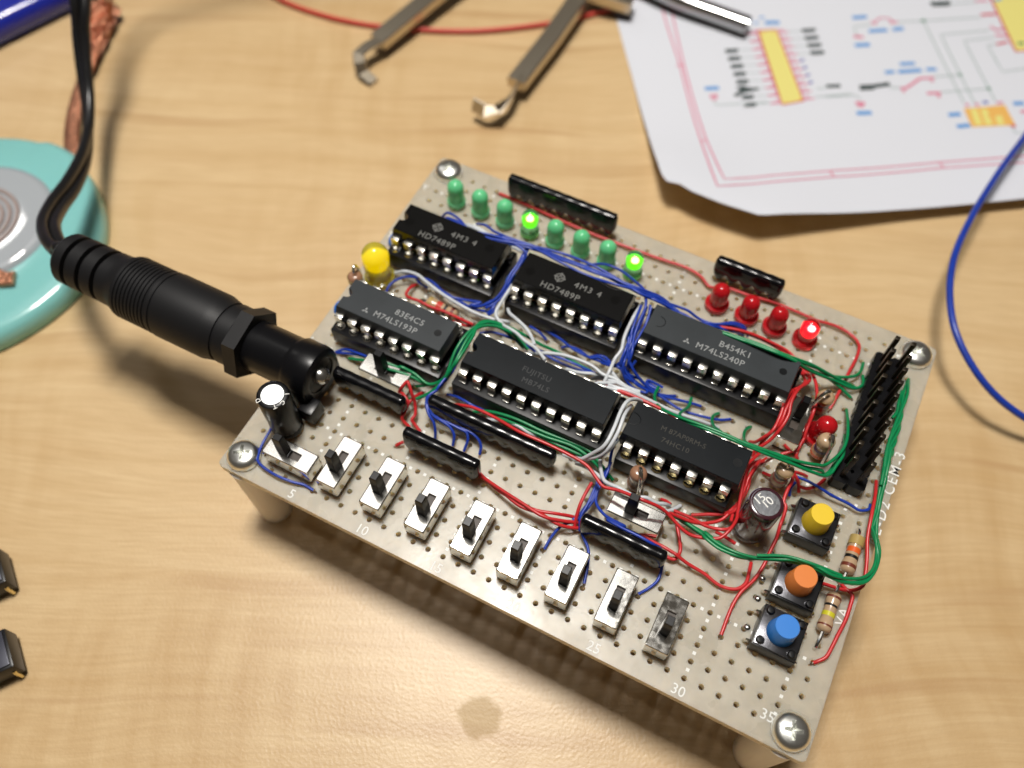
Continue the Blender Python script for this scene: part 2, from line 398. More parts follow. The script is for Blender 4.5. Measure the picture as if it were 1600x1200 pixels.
# legs and screws
def leg(x, y):
    prof = [(0, -HT + .05), (2.7, -HT + .05), (2.95, -HT + .4), (3.15, -3), (3.3, -1.64), (0, -1.64)]
    return MB().lathe(prof, (x, y, 0), seg=28)
def screw(x, y, rot):
    head = MB().lathe([(0, .02), (3.05, .02), (3.12, .35), (2.95, .95), (2.5, 1.5), (1.75, 1.88), (0.95, 2.05)], (0, 0, 0), seg=40)
    n = 40  # cross recess: a star-shaped sunk pit
    ring = [(0.95 * math.cos(2 * PI * k / n), 0.95 * math.sin(2 * PI * k / n), 2.05) for k in range(n)]
    def rr(a): # cross profile
        q = (a + PI / 4) % (PI / 2) - PI / 4
        return max(0.34, min(1.55, 0.34 / max(abs(math.sin(q)), .001))) if abs(q) < .75 else .5
    bm = bmesh.new()
    star = []
    for k in range(64):
        a = 2 * PI * k / 64; star.append((rr(a) * math.cos(a), rr(a) * math.sin(a)))
    bm.free()
    mb = MB()
    prof = [(3.05, .02), (3.12, .35), (2.98, .95), (2.6, 1.45), (2.05, 1.78)]
    vs = []; fs = []; n = 64
    for r_, z in prof: vs += [(r_ * math.cos(2 * PI * k / n), r_ * math.sin(2 * PI * k / n), z) for k in range(n)]
    for (sx, sy) in star: vs.append((sx, sy, 2.02 - .06 * (sx * sx + sy * sy)))
    for (sx, sy) in star: vs.append((sx * .62, sy * .62, 1.15))
    vs.append((0, 0, .8))
    for i in range(len(prof) + 1):
        for k in range(n): fs.append((i * n + k, i * n + (k + 1) % n, (i + 1) * n + (k + 1) % n, (i + 1) * n + k))
    last = (len(prof) + 1) * n
    for k in range(n): fs.append((last + k, last + (k + 1) % n, last + n))
    mb.add(vs, fs, True)
    return mb.xf(Matrix.Translation((x, y, 0)) @ Matrix.Rotation(rot, 4, 'Z') @ Matrix.Diagonal((.85, .85, .9, 1)))
for (sx, sy), rot in zip(((0, 0), (88.9, 0), (88.9, 66.04), (0, 66.04)), (.5, .25, .9, .1)):
    leg(sx, sy).build("leg", M_nylon, BOARD)
    screw(sx, sy, rot).build("screw", M_screw, BOARD, angle=32)

# ------------------------------------------------------------------ chips in sockets
PINM = {}
def pin_mesh(side):
    """one chip pin at x=0 on the near (side=-1) or far row, lead dropping into the socket"""
    y = side * 3.81; yi = side * 3.1
    mb = MB()
    mb.box(-.72, .72, min(yi, y), max(yi, y), 7.08, 7.32, .06)
    yo = y + side * .22
    mb.box(-.70, .70, min(y, yo) - .02, max(y, yo), 4.75, 7.26, .07)
    mb.box(-.27, .27, min(y, yo) , max(y, yo) - .02, 3.9, 4.8, .05)
    return mb
def chip(c0, npin, rn, body, kind, label, socket='round', length=None, extra=0):
    n = npin // 2; x0, y0 = g(c0, rn); x1 = x0 + (n - 1) * 2.54; yc = y0 + 3.81
    # socket
    sb = MB(); ms = M_socket if socket != 'dull' else M_socket2
    top = 4.3
    xe = x1 + extra * 2.54
    if socket == 'round':
        for s_ in (-1, 1): sb.box(x0 - 1.27, xe + 1.27, yc + s_ * 3.81 - 1.27, yc + s_ * 3.81 + 1.27, .7, top, .18)
        for xx in (x0 - .2, (x0 + x1) / 2, xe + .2): sb.box(xx - 1.0, xx + 1.0, yc - 2.6, yc + 2.6, 1.2, 3.6, .1)
    else:
        for s_ in (-1, 1): sb.box(x0 - 1.5, xe + 1.5, yc + s_ * 3.81 - 1.25, yc + s_ * 3.81 + 1.25, .3, top + .3, .22)
        for xx in (x0 - .6, (x0 + x1) / 2, xe + .6): sb.box(xx - .9, xx + .9, yc - 2.7, yc + 2.7, .6, 4.0, .15)
        for k in range(n - 1):   # notches between the contacts on the outer edge
            pass
    S = sb.build("chip_socket", ms, BOARD)
    cup = None
    for k in range(n + extra):
        for s_ in (-1, 1):
            xx, yy = x0 + k * 2.54, yc + s_ * 3.81
            if cup is None:
                c_ = MB()
                if socket == 'round': c_.lathe([(.0, 3.7), (.42, 3.7), (.45, 4.36), (.74, 4.46), (.82, 4.40), (.84, 4.2), (.5, 3.9)], (xx, yy, 0), seg=18)
                else: c_.box(xx - .55, xx + .55, yy - .35, yy + .35, 4.2, 4.66, .05)
                if socket == 'round': c_.lathe([(.25, .72), (.25, -2.4), (0, -2.5)], (xx, yy, 0), seg=8)
                cup = c_.build("socket_contact", M_gold if kind == 'bottom' else M_tin, S, origin=(xx, yy, 0)); base = (xx, yy)
            else: copy_part(cup, S, (xx - base[0], yy - base[1], 0))
    # body
    L = length or (n * 2.54 - 1.0); xc = (x0 + x1) / 2; a = L / 2
    zt = 8.85; W = 3.2; Wt = 2.98
    prof = [(W - .25, 5.2), (W, 7.1), (W, 7.35), (Wt, zt)]
    bm = MB()
    notch_r = .85
    def ring(hw, hl, z, notch):
        pts = [(xc + hl, yc - hw), (xc + hl, yc + hw), (xc - hl, yc + hw)]
        if notch:
            pts += [(xc - hl, yc + notch_r)] + [(xc - hl + notch_r * math.sin(PI * q / 8) * 1.25, yc + notch_r * math.cos(PI * q / 8)) for q in range(1, 8)] + [(xc - hl, yc - notch_r)]
        else: pts += [(xc - hl, yc + notch_r)] + [(xc - hl, yc + notch_r * math.cos(PI * q / 8)) for q in range(1, 8)] + [(xc - hl, yc - notch_r)]
        pts += [(xc - hl, yc - hw)]
        return [(x, y, z) for x, y in pts]
    full = body == 'notch'
    levels = [ring(W - .25, a - .25, 5.2, full), ring(W, a, 7.1, full), ring(W, a, 7.35, full), ring(Wt, a - .2, zt - .07, full), ring(Wt - .07, a - .27, zt, full)]
    n_ = len(levels[0]); vs = [q for l in levels for q in l]; fs = []
    for i in range(4):
        for k in range(n_): fs.append((i * n_ + k, i * n_ + (k + 1) % n_, (i + 1) * n_ + (k + 1) % n_, (i + 1) * n_ + k))
    fs.append(tuple(range(n_))[::-1]); fs.append(tuple(4 * n_ + k for k in range(n_)))
    bm.add(vs, fs)
    mb_ = {'grey': M_chipgrey, 'black': M_chipblack, 'mid': M_chipgrey2, 'bottom': M_chipgrey2}[kind]
    C = bm.build("chip", mb_, BOARD, label=label, angle=25)
    for s_ in (-1, 1):
        key = s_
        if key not in PINM: PINM[key] = None
        for k in range(n):
            if PINM[key] is None:
                mb2 = pin_mesh(s_); mb2.xf(Matrix.Translation((x0 + k * 2.54, yc, 0)))
                o = mb2.build("pin", M_tin, C, origin=(x0 + k * 2.54, yc, 7)); PINM[key] = (o, x0 + k * 2.54, yc)
            else:
                o, bx, by = PINM[key]; copy_part(o, C, (x0 + k * 2.54 - bx, yc - by, 0))
    return C, x0, x1, yc, zt
def dimple(C, x, y, r, z, m, depth=.10):
    MB().lathe([(0, z + .012), (r * .8, z + .012), (r, z + .014), (r, z + .002)], (x, y, 0), seg=24).build("moulded_dimple", m, C)
M_ink = mat("grey_ink", (0.27, 0.28, 0.28), 0.6)
M_ink2 = mat("faint_ink", (0.145, 0.145, 0.135), 0.55)
M_ink3 = mat("very_faint_ink", (0.026, 0.024, 0.018), 0.5, spec=.3)
M_ink4 = mat("faint_ink_grey", (0.024, 0.026, 0.028), 0.4, spec=.3)
M_dim = mat("dimple_dark", (0.005, 0.006, 0.007), 0.3, spec=.3)
M_dim2 = mat("dimple_gloss", (0.004, 0.004, 0.004), 0.16)
def diamonds(C, x, y, z, s_, m):
    mb = MB()
    for a in (90, 210, 330):
        ca, sa = math.cos(math.radians(a)), math.sin(math.radians(a))
        p1 = (x, y); ll = s_
        q = [(0, 0), (.5, .29), (1, 0), (.5, -.29)]
        mb.add([(x + ll * (u * ca - v * sa), y + ll * (u * sa + v * ca), z) for u, v in q], [(0, 1, 2, 3)])
    mb.build("printed_emblem", m, C)
def ring_emblem(C, x, y, z, r, m):
    mb = MB(); n = 28
    for r0, r1 in ((.98, .80), (.42, .26)):
        a = [(x + r * r0 * math.cos(2 * PI * k / n), y + r * r0 * math.sin(2 * PI * k / n), z) for k in range(n)]
        b = [(x + r * r1 * math.cos(2 * PI * k / n), y + r * r1 * math.sin(2 * PI * k / n), z) for k in range(n)]
        mb.add(a + b, [(k, (k + 1) % n, n + (k + 1) % n, n + k) for k in range(n)])
    for k in range(4):
        a = k * PI / 2; ca, sa = math.cos(a), math.sin(a)
        for (u0, u1, v0, v1) in ((.3, .82, -.09, .09), (.98, 1.16, -.16, .16), (.50, .64, -.34, .34)):
            mb.add([(x + r * (u * ca - v * sa), y + r * (u * sa + v * ca), z + .001) for u, v in ((u0, v0), (u1, v0), (u1, v1), (u0, v1))], [(0, 1, 2, 3)])
    mb.build("printed_emblem", m, C)

zt_ = 8.85 + .013
C, x0, x1, yc, zt = chip(2, 16, 11, 'notch', 'grey', "grey sixteen-pin chip printed 83E4C5 and M74LS193P")
x, y = g(5.35, 12.46); text("83E4C5", 1.5, x, y, zt_, M_ink, C, spacing=1.12)
x, y = g(4.2, 11.74); text("M74LS193P", 1.5, x, y, zt_, M_ink, C, spacing=1.12)
x, y = g(3.62, 11.86); diamonds(C, x, y, zt_, .62, M_ink)
x, y = g(8.5, 12.46); dimple(C, x, y, .62, zt, M_dim)
C, x0, x1, yc, zt = chip(20, 20, 18, 'flat', 'grey', "long grey twenty-pin chip printed B454K1 and M74LS240P", socket='leaf', extra=0)
x, y = g(24.3, 19.5); text("B454K1", 1.55, x, y, zt_, M_ink, C, spacing=1.08)
x, y = g(23.05, 18.76); text("M74LS240P", 1.55, x, y, zt_, M_ink, C, spacing=1.1)
x, y = g(22.45, 18.92); diamonds(C, x, y, zt_, .62, M_ink)
x, y = g(28.45, 19.55); dimple(C, x, y, .6, zt, M_dim)
mb = MB(); x, y = g(20.35, 19.5)
mb.tube([(x + 1.15 * math.sin(PI * q / 10) - .35 * 0, y + 1.0 * math.cos(PI * q / 10), zt - .02) for q in range(11)], .07, 6); mb.build("moulded_notch", M_dim, C)
for c0, tx, label in ((2, 3.5, "glossy black sixteen-pin chip printed 4M3 4 and HD7489P, beside the yellow light"), (11, 12.5, "glossy black sixteen-pin chip printed 4M3 4 and HD7489P, second of two")):
    C, x0, x1, yc, zt = chip(c0, 16, 18, 'notch' if c0 == 2 else 'flat', 'black', label)
    x, y = g(tx, 18.56); text("HD7489P", 1.6, x, y, zt_, M_ink2, C, spacing=1.12)
    x, y = g(tx + 1.98, 19.46); text("4M3 4", 1.6, x, y, zt_, M_ink2, C, spacing=1.22)
    x, y = g(tx + .92, 19.72); ring_emblem(C, x, y, zt_, .85, M_ink2)
    x, y = g(c0 + 6.3, 19.75); dimple(C, x, y, .8, zt, M_dim2)
    x, y = g(c0 + .5, 19.3); dimple(C, x, y, .8, zt, M_dim2)
C, x0, x1, yc, zt = chip(11, 20, 11, 'notch', 'mid', "long dark twenty-pin chip with worn faint printing", socket='dull')
x, y = g(14.3, 12.45); text("FUJITSU", 1.3, x, y, zt_, M_ink4, C, spacing=1.1)
x, y = g(14.6, 11.75); text("MB74LS", 1.3, x, y, zt_, M_ink4, C, spacing=1.1)
C, x0, x1, yc, zt = chip(22, 14, 11, 'flat', 'bottom', "dark fourteen-pin chip with faint brown printing", length=18.6)
x, y = g(23.3, 12.55); text("M 87AP0RM-S", 1.15, x, y, zt_, M_ink3, C, spacing=1.05)
x, y = g(23.6, 11.85); text("74HC10", 1.15, x, y, zt_, M_ink3, C, spacing=1.15)
x, y = g(28.05, 12.6); dimple(C, x, y, .7, zt, M_dim)
mb = MB(); x, y = g(21.5, 12.5)
mb.tube([(x + 1.5 * math.sin(PI * q / 10), y + 1.05 * math.cos(PI * q / 10), zt - .02) for q in range(11)], .07, 6); mb.build("moulded_notch", M_dim, C)

# ------------------------------------------------------------------ slide switches
def slide_switch(c, r, vert, pos, label=None, rivets=False):
    """metal can 8.3 x 3.5 x 3.9 with a 4.4 tall lever; built along y, turned for the horizontal ones"""
    X, Y = g(c, r)
    M = Matrix.Translation((X, Y, 0)) @ Matrix.Rotation(0 if vert else PI / 2, 4, 'Z')
    body = MB(); hw, hl, h = 1.72, 4.15, 3.95
    # can: four walls and a top with a slot (u: across, v: along)
    su, sv = .66, 1.8
    z0 = 1.0
    bm = bmesh.new()
    def rectring(u, v, z, k=5, rr=.45):
        pts = []
        for (cx, cy, a0) in ((u - rr, v - rr, 0), (-u + rr, v - rr, PI / 2), (-u + rr, -v + rr, PI), (u - rr, -v + rr, 1.5 * PI)):
            for q in range(k): pts.append((cx + rr * math.cos(a0 + q * PI / 2 / (k - 1)), cy + rr * math.sin(a0 + q * PI / 2 / (k - 1)), z))
        return pts
    rings = [rectring(hw, hl, z0, rr=.2), rectring(hw, hl, h - .16, rr=.2), rectring(hw - .05, hl - .05, h - .05, rr=.22), rectring(hw - .17, hl - .17, h, rr=.25), rectring(su, sv, h, rr=.12), rectring(su, sv, h - .55, rr=.12)]
    n = len(rings[0]); vs = [q for l in rings for q in l]
    fs = [(i * n + k, i * n + (k + 1) % n, (i + 1) * n + (k + 1) % n, (i + 1) * n + k) for i in range(5) for k in range(n)]
    body.add(vs, fs, True)
    body.xf(M)
    B = body.build("slide_switch", M_plate, BOARD, origin=(X, Y, 0), label=label, angle=14)
    inner = MB().box(-hw + .1, hw - .1, -hl + .1, hl - .1, .35, h - .62).xf(M); inner.build("base", mat("brown_phenolic", (.05, .035, .025), .5), B)
    lv = MB(); s0 = pos * 1.0
    lv.box(-.62, .62, s0 - .95, s0 + .95, h - .6, h + .10, .05)
    P = [(-.66, -.78), (.66, -.78), (.66, .78), (-.66, .78)]
    vs = []
    for z, k, sh in ((h + .08, 1.0, 0), (h + 1.2, 1.0, 0), (8.65, .90, 0), (8.85, .74, 0)):
        vs += [(a * k, s0 + b * k, z) for a, b in P]
    fs = [(i * 4 + k, i * 4 + (k + 1) % 4, (i + 1) * 4 + (k + 1) % 4, (i + 1) * 4 + k) for i in range(3) for k in range(4)] + [(12, 13, 14, 15), (3, 2, 1, 0)]
    lv.add(vs, fs); lv.xf(M); lv.build("lever", M_black, B)
    for k in (-1, 0, 1):
        MB().box(-.25, .25, k * 2.54 - .3, k * 2.54 + .3, -2.4, .5).xf(M).build("pin", M_solder, B)
    return B
for k, c in enumerate((7, 10, 13, 16, 19, 22, 25, 28)):
    slide_switch(c, 2.9, True, -1.0, label="slide switch with a dark mirrored top, at the end of the row" if c == 28 else None)
slide_switch(4.1, 2.0, False, 1.0, label="slide switch turned sideways beside the corner screw")
slide_switch(24, 8.0, False, .9, label="slide switch turned sideways among the red and white wires")
slide_switch(6.2, 9.55, False, .6, label="slide switch turned sideways in front of the grey sixteen-pin chip")
slide_switch(30.35, 18.0, True, .9, label="small slide switch half hidden behind red wires")

# ------------------------------------------------------------------ resistor networks (single-row black packages)
def sip(xa, xb, r, npin, z0, z1, lean=0.0, label=None):
    x0 = (xa - 1) * 2.54; x1 = (xb - 1) * 2.54; y = (r - 1) * 2.54
    n = npin; mb = MB(); prof_n = 14; st = 8 * n
    vs = []; m = 0
    for i in range(st + 1):
        t = i / st; x = x0 + (x1 - x0) * t
        # bottom edge is wavy with one swell per lead; ends rounded
        e = min(t, 1 - t) * (x1 - x0); er = 1.0 if e > .6 else math.sqrt(max(0, 1 - (1 - e / .6) ** 2))
        wave = 1.6 * (0.5 - 0.5 * math.cos(2 * PI * t * n)) ** .8
        zb = z0 + 1.75 - wave + (1 - er) * .5; zt = z1 - (1 - er) * .8
        hh = (zt - zb) / 2; zc = (zt + zb) / 2; wd = .98 * (.30 + .70 * er)
        for k in range(prof_n):
            a = 2 * PI * k / prof_n; ca, sa = math.cos(a), math.sin(a)
            sx = math.copysign(abs(ca) ** .45, ca); sz = math.copysign(abs(sa) ** .6, sa)
            vs.append((x, y + wd * sx + lean * (zc + hh * sz), zc + hh * sz))
    fs = [(i * prof_n + k, i * prof_n + (k + 1) % prof_n, (i + 1) * prof_n + (k + 1) % prof_n, (i + 1) * prof_n + k) for i in range(st) for k in range(prof_n)]
    fs += [tuple(range(prof_n))[::-1], tuple(st * prof_n + k for k in range(prof_n))]
    mb.add(vs, fs, True)
    B = mb.build("resistor_network", M_gloss, BOARD, label=label, angle=70)
    first = None
    for k in range(n):
        x = x0 + (x1 - x0) * (k + .5) / n
        if first is None: first = MB().box(x - .25, x + .25, y - .13, y + .13, -2.2, z0 + .5).build("lead", M_tin, B); fx = x
        else: copy_part(first, B, (x - fx, 0, 0))
sip(6.0, 14.45, 27.0, 9, .3, 5.9, label="long black resistor network standing behind the green lights")
sip(21.75, 26.55, 27.0, 5, .3, 5.6, label="short black resistor network standing behind the red lights")
sip(3.45, 8.6, 7.95, 5, .6, 5.6, label="black resistor network beside the power jack")
sip(9.75, 18.4, 8.9, 9, .5, 5.6, label="long black resistor network in front of the worn dark chip")
sip(9.6, 14.75, 6.15, 5, .6, 6.6, label="short black resistor network above the slide switches, blue wires behind it")
sip(21.35, 26.6, 6.05, 5, .6, 6.2, label="short black resistor network in front of the sideways slide switch")

# ------------------------------------------------------------------ lights
def dome(r, h, z0, x, y, flange=0.0):
    prof = []
    if flange: prof += [(0, z0), (r + flange, z0), (r + flange, z0 + .9), (r, z0 + 1.0)]
    else: prof += [(0, z0), (r, z0)]
    prof += [(r, z0 + (h - r) * .5)]
    prof += [(r * math.cos(a * PI / 20), z0 + h - r + r * math.sin(a * PI / 20)) for a in range(0, 10)] + [(0, z0 + h)]
    return MB().lathe(prof, (x, y, 0), seg=28)
def led(c, r, rad, h, z0, lens, core, flange=0.0, label=None, tilt=None):
    x, y = g(c, r)
    def T(mb):
        if tilt: mb.xf(Matrix.Translation((x, y, z0)) @ Matrix.Rotation(tilt[0], 4, 'X') @ Matrix.Rotation(tilt[1], 4, 'Y') @ Matrix.Translation((-x, -y, -z0)))
        return mb
    o = T(dome(rad, h, z0, x, y, flange)).build("indicator_light", lens, BOARD, label=label, angle=50)
    k = rad / 1.5
    T(MB().lathe([(0, z0 + h * .40), (rad * .42, z0 + h * .40), (rad * .60, z0 + h * .62), (rad * .50, z0 + h * .70), (0, z0 + h * .72)], (x, y, 0), seg=20)).build("diode_cup", core, o)
    hot = {M_redglow: M_hotred, M_greenglow: M_hotgreen}.get(core)
    if hot: T(MB().lathe([(0, z0 + h * .73), (.48, z0 + h * .74), (.48, z0 + h * .78), (0, z0 + h * .81)], (x + .15, y - .35, 0), seg=12)).build("diode", hot, o)
    for dx in (-1.27, 1.27):
        MB().tube([(x + dx * min(1, k * .8), y, z0 + .6), (x + dx * min(1, k * .8), y, -2)], .22, 6).build("lead", M_tin, o)
    return o
for k in range(8):
    lit = k in (3, 7)
    led(3.0 + k * 1.975, 24.55, 1.5, 5.6, .55, M_greenlens if lit else M_greendull, M_greenglow if lit else M_greencore, .22,
        label=("small green light shining bright, fourth of its row" if k == 3 else "small green light shining bright at the end of its row") if lit else "small unlit green light")
for k, c in enumerate((22.95, 25.05, 27.0, 29.1)):
    led(c, 24.75, 1.5, 5.6, .3, M_redlens if k == 3 else M_reddull, M_redglow if k == 3 else M_redcore, .55, label="small red light shining bright, last of the four" if k == 3 else "small unlit red light")
led(31.9, 18.3, 1.62, 6.0, .4, M_reddull, M_redcore, .5, label="unlit red light beside the black pin header", tilt=(.05, .12))
led(1.45, 16.35, 2.35, 8.6, .3, M_yellowlens, M_yellowglow, .3, label="large yellow light, glowing")

# ------------------------------------------------------------------ push buttons
M_btnplate = mat("button_plate", (0.10, 0.10, 0.11), 0.22, .9, bump=(1200, 0.00003, .5))
def button(c, r, z, color, label, side):
    x, y = g(c, r)
    B = MB().box(x - 3.1, x + 3.1, y - 3.1, y + 3.1, .3, 3.3, .12).build("push_button", M_black, BOARD, label=label)
    MB().box(x - 2.95, x + 2.95, y - 2.95, y + 2.95, 3.31, 3.62, .1).build("cover_plate", M_btnplate, B)
    st = None
    for dx in (-2.25, 2.25):
        for dy in (-2.25, 2.25):
            if st is None: st = MB().lathe([(0, 3.6), (.62, 3.6), (.62, 3.8), (.45, 4.05), (0, 4.1)], (x + dx, y + dy, 0), seg=16).build("stud", M_black, B); b0 = (x + dx, y + dy)
            else: copy_part(st, B, (x + dx - b0[0], y + dy - b0[1], 0))
    MB().lathe([(2.0, 3.6), (2.0, 3.75), (1.9, 4.1), (1.68, z - .12), (1.6, z), (0, z + .01)], (x, y, 0), seg=36).build("cap", mat(color[0], color[1], .38, spec=.4), B)
    for sx in (-1, 1):
        for dy in (-2.25, 2.25):
            MB().tube([(x + sx * 3.05, y + dy, 1.2), (x + sx * 3.5, y + dy, 1.0), (x + sx * 3.75, y + dy, .3), (x + sx * 3.75, y + dy, -2)], .3, 6).build("lead", M_tin, B)
button(33.42, 12.15, 7.2, ("yellow_cap", (.80, .56, .03)), "push button with a yellow cap", 0)
button(33.68, 8.3, 7.0, ("orange_cap", (.74, .22, .045)), "push button with an orange cap", 0)
button(33.66, 5.25, 7.0, ("blue_cap", (.03, .21, .66)), "push button with a blue cap", 0)

# ------------------------------------------------------------------ capacitors
def can(x, y, r, h, side, label, topr, printed, lean=(0, 0), topm=None):
    z0 = .4
    M = Matrix.Translation((x, y, z0)) @ Matrix.Rotation(lean[0], 4, 'X') @ Matrix.Rotation(lean[1], 4, 'Y') @ Matrix.Translation((-x, -y, -z0))
    prof = [(0, z0), (r - .3, z0), (r - .05, z0 + .3), (r, z0 + .7), (r, z0 + 1.0), (r - .16, z0 + 1.35), (r, z0 + 1.7), (r, h - .5), (r - .12, h - .15), (r - .42, h), (topr, h - .02), (topr, h - .25), (0, h - .25)]
    B = MB().lathe(prof, (x, y, 0), seg=40).xf(M).build("capacitor", side, BOARD, label=label, angle=35)
    tp = MB().lathe([(0, h - .1), (topr - .02, h - .1), (topr - .02, h - .3)], (x, y, 0), seg=40)
    tp.xf(M).build("metal_top", topm or M_alu, B)
    st = MB(); n = 8   # pale polarity stripe printed down one side
    a0, a1 = printed
    vs = []
    for k in range(n + 1):
        a = a0 + (a1 - a0) * k / n; vs += [(x + (r + .03) * math.cos(a), y + (r + .03) * math.sin(a), z0 + 2.0), (x + (r + .03) * math.cos(a), y + (r + .03) * math.sin(a), h - .45), (x + (r - .38) * math.cos(a), y + (r - .38) * math.sin(a), h + .02)]
    st.add(vs, [q for k in range(n) for q in ((3 * k, 3 * k + 1, 3 * k + 4, 3 * k + 3), (3 * k + 1, 3 * k + 2, 3 * k + 5, 3 * k + 4))], True); st.xf(M)
    st.build("polarity_stripe", mat("stripe_grey", (.28, .30, .36), .4), B)
    return B, M
cx_, cy_ = 3.35, 7.35
B, M = can(cx_, cy_, 2.5, 11.2, M_black, "tall black capacitor with a bright metal top", 1.75, (1.9, 2.6), lean=(.0, -.0))
for a_, ch in ((.55, "I"), (-.05, "C"), (-.65, "T"), (-2.0, "D")):
    me = text_mesh(ch, 1.0); me.materials.append(M_print)
    o = place("printed_letter", me, (cx_ + 1.85 * math.cos(a_), cy_ + 1.85 * math.sin(a_), 11.21), B); o.rotation_euler = (0, 0, a_ - PI / 2)
cx_, cy_ = 74.3, 24.4
B, M = can(cx_, cy_, 2.5, 11.0, M_maroon, "shiny maroon capacitor with a stamped metal top", 1.9, (2.3, 3.3), topm=mat("stamped_metal", (.30, .31, .33), .28, 1.0, bump=(2500, .00005, .7)))
text("10", 1.75, cx_ + .15, cy_ - .9, 10.93, M_print, B, ang=math.radians(62)); text("15", 1.75, cx_ - 1.0, cy_ - .1 - .8, 10.93, M_print, B, ang=math.radians(62))

# ------------------------------------------------------------------ resistors
def resistor(p0, p1, body_m, bands, rad=1.15, L=6.2, leads=(), label=None):
    a, b = Vector(p0), Vector(p1); d = (b - a).normalized(); mid = (a + b) / 2
    q = Vector((0, 0, 1)).rotation_difference(d).to_matrix().to_4x4()
    M = Matrix.Translation(mid) @ q; h = L / 2
    prof = [(0, -h), (rad * .45, -h), (rad * .85, -h + .25), (rad, -h + .7), (rad, -h + 1.5), (rad * .86, -h + 1.9), (rad * .86, h - 1.9), (rad, h - 1.5), (rad, h - .7), (rad * .85, h - .25), (rad * .45, h), (0, h)]
    B = MB().lathe(prof, seg=24).xf(M).build("resistor", body_m, BOARD, label=label, angle=60)
    for t, wd, cn in bands:
        z = -h + L * t; rr = rad * (1.02 if (t < .29 or t > .71) else .885)
        MB().lathe([(rr - .05, z - wd), (rr, z - wd), (rr, z + wd), (rr - .05, z + wd)], seg=24).xf(M).build("colour_band", BAND[cn], B)
    for l in leads: MB().tube(cr(l, 5), .27, 8).build("lead", M_solder, B)
    return B
resistor((89.0, 24.2, 1.5), (89.0, 30.0, 1.5), M_tan, [(.16, .28, 'brown'), (.40, .24, 'black'), (.58, .42, 'orange'), (.84, .75, 'gold')], leads=[[(89, 30, 1.5), (88.95, 31.2, 1.3), (88.9, 31.75, .5), (88.9, 31.75, -1.5)], [(89, 24.2, 1.5), (89, 22.8, 1.2), (89, 22.3, -1.5)]], rad=1.1, label="resistor with an orange band lying near the yellow button")
resistor((88.5, 14.2, 1.4), (88.5, 20.6, 1.4), M_tan, [(.14, .13, 'brown'), (.42, .34, 'yellow'), (.64, .17, 'black'), (.85, .17, 'brown')], leads=[[(88.5, 20.4, 1.4), (88.6, 21.8, 1.2), (88.7, 22.3, -1.5)], [(88.5, 14.4, 1.4), (88.45, 13.2, 1.3), (88.4, 12.2, .7), (88.4, 11.9, -1.0)]], rad=1.05, label="resistor with a yellow band lying near the blue button")
def up(c, r, zt, label, bands, lead_to, body_m=M_brownbody, top=(0, 0)):
    x, y = g(c, r)
    x2, y2 = x + lead_to[0], y + lead_to[1]
    resistor((x, y, .8), (x + top[0], y + top[1], zt), body_m, bands, rad=1.3, L=max(5.2, zt - 1.2), label=label,
             leads=[[(x + top[0], y + top[1], zt - .2), (x + top[0], y + top[1], zt + .9), (x + top[0] + lead_to[0] * .25, y + top[1] + lead_to[1] * .25, zt + 1.5), (x + top[0] + lead_to[0] * .62, y + top[1] + lead_to[1] * .62, zt + .7), (x2, y2, zt * .4), (x2, y2, -1)]])
BR = [(.16, .3, 'brown'), (.40, .25, 'red'), (.60, .25, 'black'), (.84, .3, 'gold')]
up(23.2, 10.0, 6.6, "upright brown resistor behind the sideways slide switch", [(.2, .3, 'brown'), (.45, .3, 'brown'), (.7, .3, 'gold')], (1.2, -2.3))
up(30.75, 14.1, 6.6, "upright tan resistor between the maroon capacitor and the chips", BR, (-2.9, 1.2), body_m=M_tan)
up(32.35, 17.0, 6.8, "upright resistor in front of the red light by the header", [(.2, .35, 'orange'), (.45, .35, 'violet'), (.75, .3, 'gold')], (1.0, -2.0), body_m=M_tan)
up(31.45, 19.9, 6.4, "upright resistor behind the small slide switch", BR, (-1.6, -2.1), body_m=M_tan)
up(0.95, 14.5, 6.2, "upright brown resistor beside the yellow light", BR, (-.4, 1.9))
x, y = g(5.7, 15.7)
resistor((11.6, 37.6, 1.6), (17.6, 37.4, 1.6), M_tan, [(.14, .3, 'gold'), (.42, .5, 'red'), (.62, .25, 'black'), (.84, .3, 'brown')], leads=[[(11.8, 37.6, 1.6), (10.4, 37.6, 1.3), (10.1, 37.6, -1)], [(17.5, 37.4, 1.6), (18.8, 37.3, 1.3), (19.1, 37.3, -1)]], label="resistor lying beneath a red wire between two chips")

# ------------------------------------------------------------------ small blue capacitors at chip ends
for c, r, z in ((1.35, 18.75, 2.4), (1.05, 12.3, 2.3), (10.15, 19.2, 3.0), (18.95, 19.0, 3.2), (30.2, 16.75, 1.0)):
    x, y = g(c, r); s_ = .35 if c > 30 else 1
    o = MB().lathe([(0, 1.6 * s_)] + [(1.45 * s_ * math.sin(a * PI / 10), z * s_ + 1.2 - 1.6 * s_ * math.cos(a * PI / 10)) for a in range(1, 10)] + [(0, z * s_ + 1.2 + 2.0 * s_)], (0, 0, 0), seg=18)
    o.xf(Matrix.Translation((x, y, 0)) @ Matrix.Diagonal((.62, 1, 1, 1)))
    q = o.build("small_capacitor", M_blueblob, BOARD, angle=80)
    for dy in (-1.2 * s_, 1.2 * s_): MB().tube([(x, y + dy, 1.6), (x, y + dy, -1.8)], .22, 6).build("lead", M_tin, q)

